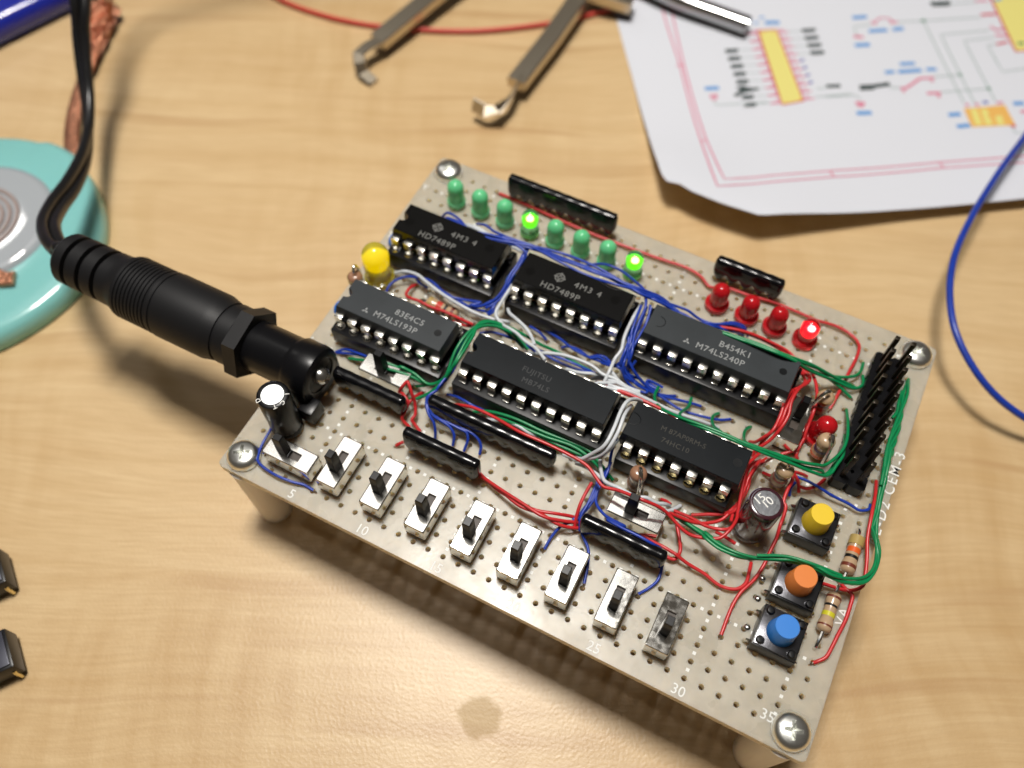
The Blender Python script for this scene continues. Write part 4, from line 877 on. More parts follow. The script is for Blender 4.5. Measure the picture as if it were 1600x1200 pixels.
('blue',[(51.35,20.44,2.8),(51.78,18.33,2.8),(51.54,16.58,2.6),(51.31,15.41,2.4),(50.42,13.15,2.0)]),
('red',[(58.96,16.63,1.0),(62.28,15.65,1.6),(64.14,15.38,2.0),(66.01,15.18,2.0),(66.01,15.25,2.0),(68.08,14.97,1.5),(70.77,14.68,1.0),(73.41,14.25,0.9),(75.66,14.77,0.9),(76.64,16.19,1.0),(76.58,18.05,0.8),(76.37,19.63,0.3)]),
('red',[(64.49,19.57,1.6),(65.12,18.62,1.6),(65.71,17.71,1.5),(66.32,16.02,1.6),(66.16,14.84,1.0),(64.76,14.65,1.0),(63.62,15.23,0.5)]),
('red',[(76.64,34.9,3.0),(77.25,33.8,3.0),(77.09,31.85,3.0),(77.37,29.67,2.8),(77.79,29.32,2.8),(78.05,27.88,2.5),(78.17,26.47,2.0),(78.12,24.07,2.4),(78.13,21.5,2.0),(78.04,19.93,1.6),(77.41,17.06,1.3),(76.47,14.54,1.1),(76.13,12.19,0.8),(76.08,7.74,0.3)]),
('red',[(73.16,34.09,0.5),(74.17,33.77,1.0),(75.17,33.68,1.2)]),
('red',[(76.79,34.91,3.0),(78.15,35.68,2.0),(79.38,36.5,0.6)]),
('red',[(77.01,34.85,3.0),(77.81,34.48,2.4),(78.69,34.11,1.4),(79.13,33.5,0.4)]),
('red',[(78.75,33.9,1.4),(79.88,34.01,1.4),(80.82,35.05,1.2),(81.42,35.92,1.0),(81.99,37.33,0.4)]),
('blue',[(77.88,34.95,2.0),(79.4,34.95,2.0),(81.43,34.85,2.0),(83.64,34.61,1.6),(86.47,34.7,1.2),(88.07,34.53,1.0),(89.35,35.48,0.8),(89.45,36.46,0.4)]),
('blue',[(77.97,34.05,2.0),(77.82,33.05,1.2),(78.03,32.28,0.3)]),
('red',[(89.21,40.65,0.3),(89.43,37.33,2.0),(89.67,33.57,2.4),(90.23,30.4,2.0),(91.06,27.7,1.6),(91.63,25.19,1.2),(91.74,23.4,1.0),(91.07,22.47,1.0),(89.76,21.69,1.0),(88.09,21.34,1.0),(86.58,21.03,1.2),(85.06,20.51,2.0)]),
('red',[(88.87,22.59,0.4),(89.67,22.01,1.0),(90.71,21.34,1.1),(91.07,19.72,1.1),(91.02,17.43,1.0),(90.72,15.05,0.9),(90.46,12.97,0.8),(90.04,11.43,0.7),(89.26,10.45,0.5),(88.79,9.92,0.2)]),
('red',[(65.86,22.53,0.5),(67.75,23.32,1.2),(70.2,24.24,2.0),(71.28,25.56,3.0)]),
('red',[(60.85,22.87,0.4),(61.65,22.77,0.9),(62.43,22.38,1.2)]),
('red',[(62.79,19.71,4.4),(64.4,20.15,3.6),(66.76,20.66,3.0),(68.47,21.52,2.6),(70.04,22.99,2.6),(70.74,24.36,3.0),(71.4,25.72,3.6)]),
('red',[(63.22,20.72,3.4),(65.83,20.86,3.2),(68.29,20.9,3.0),(70.56,21.34,3.0),(71.67,21.88,3.6),(72.09,23.54,4.0)]),
('red',[(69.87,20.82,2.6),(71.39,20.75,2.4),(73.13,20.67,2.0)]),
('red',[(71.96,34.91,2.0),(71.68,33.05,4.0),(71.41,31.78,4.4),(71.27,30.19,4.4),(71.41,28.95,4.0),(71.48,27.33,3.6),(71.14,25.75,3.2),(70.62,24.55,3.0)]),
('red',[(72.41,35.28,1.0),(71.69,32.43,3.6),(71.5,30.83,3.8),(71.66,28.8,3.6),(71.61,26.53,3.0),(71.2,24.62,3.0),(71.31,22.95,3.4)]),
('red',[(72.09,35.6,1.0),(71.32,34.1,2.0),(70.84,32.41,3.0),(70.84,30.68,3.4),(71.2,29.08,3.0)]),
('red',[(72.78,35.99,1.6),(71.6,32.84,3.4),(71.4,30.1,4.0),(71.41,27.24,4.0),(71.37,24.85,3.6),(70.22,23.85,2.6)]),
('red',[(7.69,40.69,0.3),(7.46,38.84,1.5),(7.76,37.24,2.0),(9.03,36.07,3.0),(11.06,35.93,3.5),(13.41,35.95,3.5),(16.13,36.04,3.5),(18.15,36.1,3.5),(21.64,35.71,4.0)]),
('red',[(17.79,35.64,2.5),(19.84,35.44,3.0),(21.2,35.94,3.0)]),
('blue',[(0.98,6.36,0.6),(1.42,5.36,1.0),(1.57,4.23,0.9),(1.76,2.51,0.8),(2.19,1.08,0.9),(2.83,0.13,1.0),(3.84,-0.38,1.0),(5.27,-0.55,1.0),(7.07,-0.59,1.0),(9.78,-0.33,0.8),(11.24,0.04,0.6),(12.94,0.0,0.3)]),
('blue',[(2.6,22.54,0.4),(4.27,23.2,1.5),(6.84,23.11,2.5),(10.09,22.81,3.5)]),
('blue',[(2.8,22.47,0.4),(5.26,22.84,1.4),(7.7,22.93,2.4),(10.24,22.79,3.4)])]
for col_, pts in WIRES:
    pts = [Vector(q) for q in pts]
    bare = []
    for e_ in (0, -1):       # an end close to the board is stripped and drops into its hole
        if pts[e_].z < .85:
            q = pts[e_].copy(); pts[e_].z = max(.42, q.z)
            t_ = (pts[e_] - pts[1 if e_ == 0 else -2]).normalized()
            a_ = Vector((pts[e_].x, pts[e_].y, pts[e_].z)); b_ = a_ + Vector((t_.x, t_.y, 0)) * .45
            bare.append([tuple(a_ - t_ * .3), tuple(a_), (b_.x, b_.y, .12), (b_.x + t_.x * .1, b_.y + t_.y * .1, -1.4)])
    for k in range(1, len(pts) - 1): pts[k] += Vector((random.uniform(-.09, .09), random.uniform(-.09, .09), random.uniform(-.07, .07)))
    r_ = {'white': .30, 'red': .275, 'green': .26, 'blue': .235}[col_]
    wire_ = MB().tube(cr(pts, 5), r_, 8).build(col_ + "_wire", M_wire[col_], BOARD, angle=60)
    for b_ in bare: MB().tube(b_, .15, 6).build("bare_end", M_bare, wire_, angle=60)

# ------------------------------------------------------------------ solder joints seen on the top side
for (x, y) in [(81.6 - 2.54, 10.6), (81.6 - 2.54, 15.2), (81.2 - 2.54, 18.4), (81.2 - 2.54, 22.5)]:
    MB().lathe([(.5, .0), (.4, .15), (.2, .25), (0, .27)], (x, y, 0), seg=14).build("solder_joint", M_solder, BOARD)

# ------------------------------------------------------------------ power plug with its cord
PL = thing("power_plug", (-28, AY, -HT), "black moulded power plug with ribbed grip and twisted two-strand cord, pushed into the jack", "power plug")
prof = [(0, -45.4), (2.6, -45.4), (3.9, -44.9), (4.45, -44.2)]
def slot(x): return [(4.5, x), (4.5, x + .02), (3.55, x + .06), (3.55, x + .95), (4.55, x + 1.0)]
prof += slot(-42.4) + slot(-39.3) + slot(-36.2) + [(4.6, -33.6), (4.75, -32.6), (5.35, -31.4)]
for k in range(9): prof += [(5.45, -31 + k * .72), (5.45, -30.6 + k * .72), (5.22, -30.5 + k * .72), (5.22, -30.38 + k * .72)]
prof += [(5.5, -24.3), (5.5, -23.6), (5.3, -23.5), (5.3, -23.3), (5.6, -23.1), (5.6, -14.2), (5.35, -13.2), (5.1, -12.2), (5.05, -11.9), (4.8, -11.8), (4.8, -11.3), (5.1, -11.2), (5.05, -9.1), (0, -9.0)]
MB().lathe(prof, (0, AY, AZ), axis='x', seg=48).build("plug_body", M_rubber, PL, angle=32)
CORD = [(-43,15.3,6.3),(-47,15.3,6.2),(-47.38,15.75,5.0),(-53.01,18.23,3.0),(-58.5,21.78,0.5),(-63.08,27.05,-2.5),(-67.11,34.07,-5.5),(-72.11,41.92,-8.0),(-77.82,49.09,-9.5),(-82.0,55.08,-7.5),(-84.63,59.5,-3.5),(-86.33,63.57,1.0),(-87.03,67.2,6.0),(-93.0,78.0,14.0),(-95.0,89.4,23.0),(-85.0,102.6,38.0),(-65.0,120.0,52.0),(-40.0,140.0,60.0)]
cp = cr(CORD, 8)
def strands():
    out = ([], [])
    n = len(cp)
    for i, q in enumerate(cp):
        t = (cp[min(i + 1, n - 1)] - cp[max(i - 1, 0)]).normalized()
        side = t.cross(Vector((0, 0, 1))).normalized(); upv = side.cross(t)
        s_ = i / n
        a = .2 + 2.3 * math.sin(s_ * 5.2) + .6 * math.sin(s_ * 11)
        off = side * math.cos(a) + upv * math.sin(a)
        out[0].append(q + off * 1.0); out[1].append(q - off * 1.0)
    return out
for s_ in strands(): MB().tube(s_, 1.08, 12).build("cord", mat("cord_vinyl", (.010, .010, .011), .30), PL, angle=60)

# ------------------------------------------------------------------ schematic sheet

PB=[(34.72, 95.78),(37.49, 96.3),(40.32, 95.58),(46.97, 95.39),(54.7, 95.91),(56.15, 96.56),(80.18, 113.98),(103.71, 130.26),(127.64, 146.74)]
def _ds(px,py,a,b):
    dx,dy=b[0]-a[0],b[1]-a[1]; t=((px-a[0])*dx+(py-a[1])*dy)/(dx*dx+dy*dy); t=max(0,min(1,t))
    return math.hypot(px-a[0]-t*dx,py-a[1]-t*dy)
def paper_z(x,y):
    """the sheet lies flat and lifts towards its near edge and corner"""
    d=min(_ds(x,y,a,b) for a,b in zip(PB,PB[1:])); dc=_ds(x,y,PB[0],PB[5])
    return -HT+.15+3.2*math.exp(-(d/16.0)**1.3)+4.6*math.exp(-(dc/20.0)**1.5)

OUTL = [(-26.75,186.03),(-24.24,182.62),(-21.73,179.21),(-19.22,175.8),(-16.72,172.38),(-14.21,168.97),(-11.7,165.56),(-9.16,162.03),(-6.62,158.5),(-4.07,154.96),(-1.53,151.43),(1.01,147.9),(3.5,144.18),(5.99,140.46),(8.48,136.74),(10.97,133.02),(13.46,129.3),(15.96,125.32),(18.46,121.34),(20.97,117.36),(23.47,113.38),(25.82,109.42),(28.17,105.47),(30.52,101.51),(32.87,97.55),(34.72,95.78),(37.49,96.3),(40.32,95.58),(46.97,95.39),(54.7,95.91),(56.15,96.56),(59.58,99.05),(63.02,101.54),(66.45,104.03),(69.88,106.51),(73.31,109.0),(76.75,111.49),(80.18,113.98),(83.54,116.31),(86.9,118.63),(90.26,120.96),(93.63,123.28),(96.99,125.61),(100.35,127.93),(103.71,130.26),(107.13,132.61),(110.55,134.97),(113.97,137.32),(117.38,139.68),(120.8,142.03),(124.22,144.39),(127.64,146.74),(127.89,219.84),(115.1,258.84)]
inner = []
xs_ = [q[0] for q in OUTL]; ys_ = [q[1] for q in OUTL]
def inside(x, y):
    c = False; n = len(OUTL)
    for i in range(n):
        x1, y1 = OUTL[i]; x2, y2 = OUTL[(i + 1) % n]
        if (y1 > y) != (y2 > y) and x < (x2 - x1) * (y - y1) / (y2 - y1) + x1: c = not c
    return c
st = 4.0
x = min(xs_)
while x < max(xs_):
    y = min(ys_)
    while y < max(ys_):
        if inside(x, y): inner.append((x, y))
        y += st
    x += st
allp = [Vector(q) for q in OUTL] + [Vector(q) for q in inner]
res = delaunay_2d_cdt(allp, [], [list(range(len(OUTL)))], 1, 1e-6)
vs = [(v.x, v.y, paper_z(v.x, v.y)) for v in res[0]]
pmb = MB(); n = len(vs)
pmb.add(vs, [tuple(f) for f in res[2]], True)
pmb.add([(a, b, c - .1) for a, b, c in vs], [tuple(f)[::-1] for f in res[2]], True)
SH = pmb.build("paper_sheet", mat("white_paper", (.68, .70, .76), .75, spec=.2, bump=(60, .0003, .2)), None, origin=(60, 140, -HT))
tag(SH, "white printed circuit diagram sheet with a lifted corner", "paper sheet")
PCOL = {'pink': (.66, .22, .32), 'grey': (.33, .42, .40), 'dark': (.06, .08, .08), 'blue': (.12, .32, .66), 'yellow': (.75, .68, .22), 'orange': (.78, .45, .12), 'red': (.60, .08, .12), 'green': (.05, .22, .12), 'navy': (.08, .10, .40)}
def stroke(mb, pts, wd):
    P = []
    for a, b in zip(pts, pts[1:]):
        L_ = math.hypot(b[0] - a[0], b[1] - a[1]); k = max(1, int(L_ / 3))
        for i in range(k): P.append((a[0] + (b[0] - a[0]) * i / k, a[1] + (b[1] - a[1]) * i / k))
    P.append(pts[-1]); vs = []
    for i, (x, y) in enumerate(P):
        a = P[max(0, i - 1)]; b = P[min(len(P) - 1, i + 1)]; dx, dy = b[0] - a[0], b[1] - a[1]; L_ = math.hypot(dx, dy) or 1
        for s_ in (-1, 1): 
            X, Y = x - dy / L_ * wd * s_ / 2, y + dx / L_ * wd * s_ / 2; vs.append((X, Y, paper_z(X, Y) + .07))
    mb.add(vs, [(2 * i, 2 * i + 1, 2 * i + 3, 2 * i + 2) for i in range(len(P) - 1)])
PR = {}
for col_, wd, pts in [
('pink',0.45,[(8.61,158.69),(13.81,150.57),(22.19,138.23),(35.79,115.17),(44.45,100.24),(54.17,108.78),(65.55,117.86),(86.3,132.65),(101.97,142.53),(107.38,146.03)]),
('pink',0.45,[(10.84,159.83),(15.49,151.44),(22.86,138.92),(36.89,115.88),(44.95,103.76),(53.53,111.19),(65.03,120.03),(85.38,134.27),(101.67,144.69),(107.11,148.22)]),
('pink',0.4,[(21.33,137.67),(22.86,138.92)]),
('pink',0.4,[(35.97,114.66),(36.94,115.92)]),
('pink',0.4,[(64.21,119.54),(65.86,117.82)]),
('pink',0.4,[(85.11,134.13),(86.57,132.79)]),
('yellow',0,[(35.0,158.92),(38.7,161.26),(52.15,140.33),(48.37,136.9)]),
('red',0.5,[(34.69,158.98),(38.75,161.52),(52.43,140.27),(48.34,136.59),(34.69,158.98)]),
('pink',0.6,[(32.76,156.6),(35.09,157.98)]),
('pink',0.5,[(39.5,160.58),(41.67,162.05)]),
('pink',0.5,[(33.61,158.19),(34.73,158.86)]),
('pink',0.5,[(39.34,161.49),(40.36,162.19)]),
('orange',0.5,[(35.5,158.27),(36.45,158.94)]),
('orange',0.5,[(38.12,159.7),(39.07,160.36)]),
('grey',0.2,[(41.67,162.05),(44.65,164.03)]),
('dark',1.05,[(44.39,163.99),(47.38,165.97)]),
('dark',0.25,[(44.99,163.4),(47.5,165.14)]),
('pink',0.6,[(34.27,154.21),(36.59,155.58)]),
('pink',0.5,[(40.99,158.3),(43.15,159.76)]),
('pink',0.5,[(35.12,155.8),(36.23,156.46)]),
('pink',0.5,[(40.83,159.19),(41.85,159.9)]),
('orange',0.5,[(36.99,155.88),(37.94,156.54)]),
('orange',0.5,[(39.62,157.42),(40.56,158.08)]),
('grey',0.2,[(43.15,159.76),(46.12,161.73)]),
('dark',1.05,[(45.85,161.68),(48.83,163.65)]),
('dark',0.25,[(46.45,161.11),(48.95,162.83)]),
('pink',0.6,[(35.77,151.85),(38.07,153.21)]),
('pink',0.5,[(42.47,156.04),(44.61,157.5)]),
('pink',0.5,[(36.61,153.42),(37.72,154.08)]),
('pink',0.5,[(42.31,156.93),(43.33,157.63)]),
('orange',0.5,[(38.47,153.51),(39.41,154.16)]),
('orange',0.5,[(41.1,155.17),(42.04,155.83)]),
('grey',0.2,[(33.02,150.16),(35.72,151.82)]),
('dark',1.05,[(30.02,148.35),(32.79,150.04)]),
('dark',0.3,[(30.31,147.62),(32.84,149.11)]),
('grey',0.2,[(44.61,157.5),(47.56,159.45)]),
('dark',1.05,[(47.3,159.4),(50.26,161.36)]),
('dark',0.25,[(47.9,158.83),(50.38,160.54)]),
('pink',0.6,[(37.24,149.51),(39.53,150.87)]),
('pink',0.5,[(43.93,153.81),(46.06,155.25)]),
('pink',0.5,[(38.08,151.07),(39.19,151.73)]),
('pink',0.5,[(43.78,154.69),(44.78,155.38)]),
('orange',0.5,[(39.93,151.16),(40.86,151.81)]),
('orange',0.5,[(42.57,152.94),(43.5,153.59)]),
('grey',0.2,[(34.52,147.83),(37.2,149.49)]),
('dark',1.05,[(31.58,146.05),(34.28,147.71)]),
('dark',0.3,[(31.82,145.3),(34.34,146.79)]),
('grey',0.2,[(46.06,155.25),(48.99,157.19)]),
('dark',1.05,[(48.73,157.15),(51.68,159.09)]),
('dark',0.25,[(49.32,156.58),(51.79,158.28)]),
('pink',0.6,[(38.7,147.2),(40.98,148.54)]),
('pink',0.5,[(45.37,151.59),(47.49,153.03)]),
('pink',0.5,[(39.54,148.75),(40.64,149.4)]),
('pink',0.5,[(45.22,152.46),(46.22,153.15)]),
('orange',0.5,[(41.37,148.83),(42.3,149.48)]),
('orange',0.5,[(44.02,150.73),(44.95,151.38)]),
('grey',0.2,[(35.99,145.52),(38.66,147.17)]),
('dark',1.05,[(33.12,143.77),(35.76,145.4)]),
('dark',0.3,[(33.32,143.0),(35.81,144.48)]),
('navy',0.5,[(47.35,153.73),(48.28,153.95)]),
('navy',0.4,[(47.67,153.04),(48.05,154.26)]),
('pink',0.6,[(40.14,144.9),(42.41,146.24)]),
('pink',0.5,[(46.79,149.4),(48.9,150.83)]),
('pink',0.5,[(40.98,146.44),(42.07,147.09)]),
('pink',0.5,[(46.65,150.26),(47.65,150.95)]),
('orange',0.5,[(42.8,146.53),(43.72,147.18)]),
('orange',0.5,[(45.45,148.54),(46.37,149.18)]),
('grey',0.2,[(37.45,143.23),(40.1,144.88)]),
('dark',1.05,[(34.65,141.5),(37.22,143.11)]),
('dark',0.3,[(34.79,140.72),(37.27,142.2)]),
('navy',0.5,[(48.76,151.52),(49.69,151.74)]),
('navy',0.4,[(49.09,150.84),(49.46,152.05)]),
('pink',0.6,[(41.57,142.62),(43.82,143.95)]),
('pink',0.5,[(48.2,147.22),(50.3,148.64)]),
('pink',0.5,[(42.4,144.15),(43.48,144.79)]),
('pink',0.5,[(48.06,148.08),(49.05,148.76)]),
('orange',0.5,[(44.21,144.24),(45.12,144.88)]),
('orange',0.5,[(46.86,146.36),(47.78,147.01)]),
('grey',0.2,[(38.89,140.96),(41.52,142.59)]),
('dark',1.05,[(36.15,139.25),(38.66,140.84)]),
('dark',0.3,[(36.25,138.45),(38.71,139.93)]),
('navy',0.5,[(50.16,149.33),(51.08,149.55)]),
('navy',0.4,[(50.48,148.65),(50.85,149.85)]),
('pink',0.6,[(42.98,140.35),(45.21,141.68)]),
('pink',0.5,[(49.59,145.06),(51.68,146.47)]),
('pink',0.5,[(43.81,141.87),(44.88,142.52)]),
('pink',0.5,[(49.45,145.91),(50.44,146.58)]),
('orange',0.5,[(45.6,141.96),(46.51,142.61)]),
('orange',0.5,[(48.26,144.2),(49.18,144.84)]),
('grey',0.2,[(40.32,138.69),(42.93,140.32)]),
('dark',1.05,[(37.64,137.01),(40.09,138.57)]),
('dark',0.3,[(37.69,136.18),(40.14,137.67)]),
('navy',0.5,[(51.54,147.15),(52.46,147.37)]),
('navy',0.4,[(51.86,146.48),(52.23,147.68)]),
('pink',0.6,[(44.37,138.09),(46.59,139.41)]),
('pink',0.5,[(50.97,142.9),(53.04,144.31)]),
('pink',0.5,[(45.2,139.61),(46.27,140.25)]),
('pink',0.5,[(50.83,143.75),(51.81,144.42)]),
('orange',0.5,[(46.98,139.7),(47.88,140.34)]),
('orange',0.5,[(49.65,142.05),(50.56,142.69)]),
('grey',0.2,[(41.73,136.44),(44.33,138.06)]),
('dark',1.05,[(39.12,134.78),(41.5,136.32)]),
('dark',0.3,[(39.12,133.93),(41.54,135.41)]),
('pink',0.6,[(45.75,135.83),(47.95,137.16)]),
('pink',0.5,[(52.33,140.76),(54.39,142.16)]),
('pink',0.5,[(46.57,137.35),(47.63,137.99)]),
('pink',0.5,[(52.2,141.6),(53.17,142.27)]),
('orange',0.5,[(48.34,137.44),(49.24,138.08)]),
('orange',0.5,[(51.02,139.91),(51.92,140.54)]),
('grey',0.2,[(43.12,134.19),(45.7,135.81)]),
('dark',1.05,[(40.58,132.55),(42.9,134.08)]),
('dark',0.3,[(40.53,131.67),(42.94,133.17)]),
('dark',1.0,[(37.45,134.23),(38.76,136.64),(41.57,139.41)]),
('dark',0.8,[(37.03,136.98),(38.6,138.67)]),
('blue',0.7,[(32.92,161.23),(33.85,161.84)]),
('blue',1.25,[(35.29,162.58),(38.49,164.4)]),
('blue',0.7,[(33.46,163.78),(34.48,164.53)]),
('blue',1.25,[(30.36,133.31),(33.22,135.15)]),
('pink',0.9,[(32.21,131.58),(33.07,131.83),(33.72,132.62)]),
('pink',0.5,[(32.7,130.99),(33.76,130.27),(33.87,131.84)]),
('grey',0.28,[(33.7,130.45),(34.73,129.07),(44.88,135.9)]),
('grey',0.28,[(54.53,142.81),(61.68,147.83)]),
('grey',0.28,[(53.94,145.62),(55.89,147.04)]),
('dark',1.1,[(55.72,147.58),(58.64,149.29)]),
('blue',1.25,[(54.31,174.4),(57.42,176.5)]),
('pink',0.8,[(58.92,174.99),(60.3,174.94)]),
('pink',0.5,[(59.79,175.69),(60.5,177.57),(62.71,178.45),(63.61,177.39)]),
('pink',0.8,[(63.13,176.89),(64.81,178.01)]),
('grey',0.3,[(59.03,174.04),(55.54,171.24),(57.02,168.77)]),
('pink',1.0,[(56.54,167.78),(58.74,168.57)]),
('blue',1.3,[(57.73,164.72),(60.92,166.74)]),
('blue',1.25,[(59.33,171.34),(63.31,173.98)]),
('blue',1.25,[(64.48,174.68),(66.77,176.35)]),
('grey',0.3,[(64.81,178.01),(70.47,181.41),(83.05,189.37)]),
('grey',0.3,[(70.47,181.41),(86.14,156.76)]),
('grey',0.3,[(86.0,185.35),(75.59,178.28),(88.44,157.7)]),
('grey',0.3,[(87.63,183.21),(81.26,178.72),(92.54,160.69)]),
('grey',0.3,[(88.65,181.13),(86.78,179.6),(92.01,171.75),(96.44,175.18),(101.48,178.47)]),
('green',1.2,[(70.01,181.42),(70.92,181.39)]),
('green',1.1,[(82.8,166.11),(83.54,166.02)]),
('green',1.1,[(89.85,164.36),(90.69,164.33)]),
('red',0.9,[(82.85,190.29),(86.16,192.34)]),
('pink',0.8,[(85.93,187.06),(87.28,186.26),(90.39,188.34)]),
('pink',0.8,[(87.71,184.24),(90.94,185.64)]),
('red',0.8,[(88.67,181.05),(90.86,183.14)]),
('pink',0.7,[(80.32,194.93),(83.28,196.71)]),
('dark',1.2,[(70.45,188.83),(74.84,191.6)]),
('dark',0.7,[(70.93,188.14),(74.94,190.51)]),
('grey',0.3,[(75.0,190.9),(80.7,194.6)]),
('blue',1.1,[(69.3,163.21),(72.46,165.16)]),
('blue',1.1,[(66.85,158.65),(68.83,160.0)]),
('blue',1.25,[(69.62,160.31),(74.48,163.5)]),
('blue',1.1,[(75.46,164.24),(77.63,165.44)]),
('dark',1.3,[(62.82,151.0),(65.81,152.77),(68.91,155.28)]),
('dark',0.8,[(63.05,150.2),(66.03,151.96)]),
('grey',0.3,[(69.23,154.06),(71.57,155.03)]),
('pink',0.8,[(71.57,155.03),(72.83,155.68),(74.82,160.4),(77.84,162.18)]),
('pink',0.7,[(72.12,155.09),(72.69,154.0)]),
('pink',0.6,[(77.07,161.78),(77.93,160.6)]),
('grey',0.3,[(77.74,162.59),(83.11,166.03)]),
('pink',0.9,[(77.59,156.05),(80.45,157.74)]),
('pink',0.7,[(79.82,157.42),(80.58,155.98)]),
('grey',0.3,[(80.41,157.94),(90.14,164.28)]),
('grey',0.28,[(56.72,143.94),(62.85,147.8),(64.18,146.65)]),
('pink',1.1,[(63.45,145.13),(65.51,145.97)]),
('pink',0.7,[(64.23,144.4),(65.35,144.98)]),
('blue',1.3,[(64.64,141.88),(67.69,143.69)]),
('blue',1.25,[(83.79,151.04),(86.18,152.71)]),
('blue',1.25,[(86.34,148.07),(88.96,149.85)]),
('blue',1.25,[(96.46,161.77),(98.67,163.12)]),
('pink',0.7,[(86.57,156.07),(87.23,156.86)]),
('pink',0.7,[(88.53,157.29),(89.34,158.02)]),
('navy',0.8,[(89.94,159.15),(91.11,159.51)]),
('pink',0.7,[(92.91,160.2),(94.25,161.1)]),
('red',0.9,[(97.35,153.85),(98.33,154.34)]),
('grey',0.3,[(97.67,153.56),(98.75,151.85),(100.46,152.71),(105.27,155.56)]),
('pink',0.9,[(98.48,159.61),(99.69,160.45)]),
('orange',0,[(86.41,154.86),(94.78,160.46),(98.3,154.55),(89.45,149.42)]),
('yellow',0,[(87.84,155.27),(89.18,156.13),(91.5,151.35),(90.06,150.44)]),
('yellow',0,[(89.96,156.34),(91.3,157.2),(93.59,152.41),(92.15,151.5)]),
('yellow',0,[(92.46,157.61),(93.8,158.46),(96.05,153.64),(94.6,152.74)]),
('yellow',0,[(82.89,199.93),(96.19,207.81),(103.01,185.95),(93.66,180.69)]),
('red',0.6,[(82.62,199.79),(93.4,180.55),(101.58,185.95)]),
('blue',0.9,[(87.37,192.96),(88.67,193.93)]),
('blue',0.9,[(84.32,197.5),(86.19,198.67)]),
('green',0.9,[(90.39,188.34),(93.52,190.35)]),
('green',0.9,[(92.79,186.59),(94.07,187.5)]),
('green',0.9,[(93.36,183.69),(94.64,184.59)])]:
    mb = PR.setdefault(col_, MB())
    if wd == 0:
        zz = {'yellow': .06, 'orange': .05}.get(col_, .06)
        mb.add([(x, y, paper_z(x, y) + zz) for x, y in pts], [tuple(range(len(pts)))])
    else: stroke(mb, pts, wd)
for col_, mb in PR.items(): mb.build("diagram_print", mat("print_" + col_, PCOL[col_], .7, spec=.2), SH)

# ------------------------------------------------------------------ background objects

def bar(name, path, w_, h_, m, parent, up=(0, 0, 1), angle=30, bev=.25):
    P = [Vector(q) for q in path]; n = len(P); vs = []
    prof = [(w_/2 - bev, h_/2), (w_/2, h_/2 - bev), (w_/2, -h_/2 + bev), (w_/2 - bev, -h_/2), (-w_/2 + bev, -h_/2), (-w_/2, -h_/2 + bev), (-w_/2, h_/2 - bev), (-w_/2 + bev, h_/2)]
    side0 = None
    for i in range(n):
        t = (P[min(i + 1, n - 1)] - P[max(0, i - 1)]).normalized()
        s_ = t.cross(Vector(up)); s_ = s_.normalized() if s_.length > .25 or side0 is None else side0
        if side0 is not None and s_.dot(side0) < 0: s_ = -s_
        side0 = s_; u_ = s_.cross(t).normalized()
        vs += [tuple(P[i] + s_ * a + u_ * b) for a, b in prof]
    k = len(prof); mb = MB()
    mb.add(vs, [(i * k + j, i * k + (j + 1) % k, (i + 1) * k + (j + 1) % k, (i + 1) * k + j) for i in range(n - 1) for j in range(k)] + [tuple(range(k))[::-1], tuple((n - 1) * k + j for j in range(k))])
    return mb.build(name, m, parent, angle=angle)
PU = thing("chip_puller", (20, 120, -HT), "bent steel chip puller with two hooked arms lying behind the board", "chip puller")
a1 = [(-29.36,172.4,-15.0),(-40.36,126.4,-17.0),(-43.06,113.9,-17.5),(-44.4,108.56,-18.0)]
bar("arm", a1, 4.6, 2.6, M_steel, PU)
bar("hook", [(-43.22,109.81,-17.0),(-45.11,105.32,-17.0),(-45.76,102.29,-17.2),(-44.85,101.03,-18.5),(-43.81,100.23,-20.5),(-40.5,99.54,-21.3)], 3.0, .6, M_steel, PU)
bar("arm", [(-8.24,183.24,-15.0),(-7.63,143.18,-17.0),(-7.52,127.36,-17.2),(-8.17,110.37,-17.5)], 4.6, 2.6, M_steel, PU)
bar("hook", [(-8.33,112.65,-17.5),(-7.32,105.46,-17.5),(-8.33,101.07,-17.5),(-10.69,99.63,-17.5),(-13.97,100.22,-17.5)], 3.4, .55, M_steel, PU, up=(-.5, -.8, .3))
bar("end_piece", [(-8.87,146.46,-16.0),(-1.61,147.89,-17.0),(4.48,149.25,-18.0)], 5.0, 3.0, M_steel, PU)
TW = thing("metal_bar", (60, 170, -HT), "chrome bar with a rounded end resting on the printed sheet", "metal tool")
MB().tube(cr([(-8.51,159.42,-17.0),(2.74,158.25,-18.0),(13.93,156.46,-18.5),(24.24,156.25,-18.8),(32.65,156.1,-19.0)], 4), [(2.3, 2.2)] * 40, 28, flat=(1, -.6, 0.0)).build("handle", mat('dark_chrome', (.42, .42, .42), .14, 1.0), TW, angle=50)
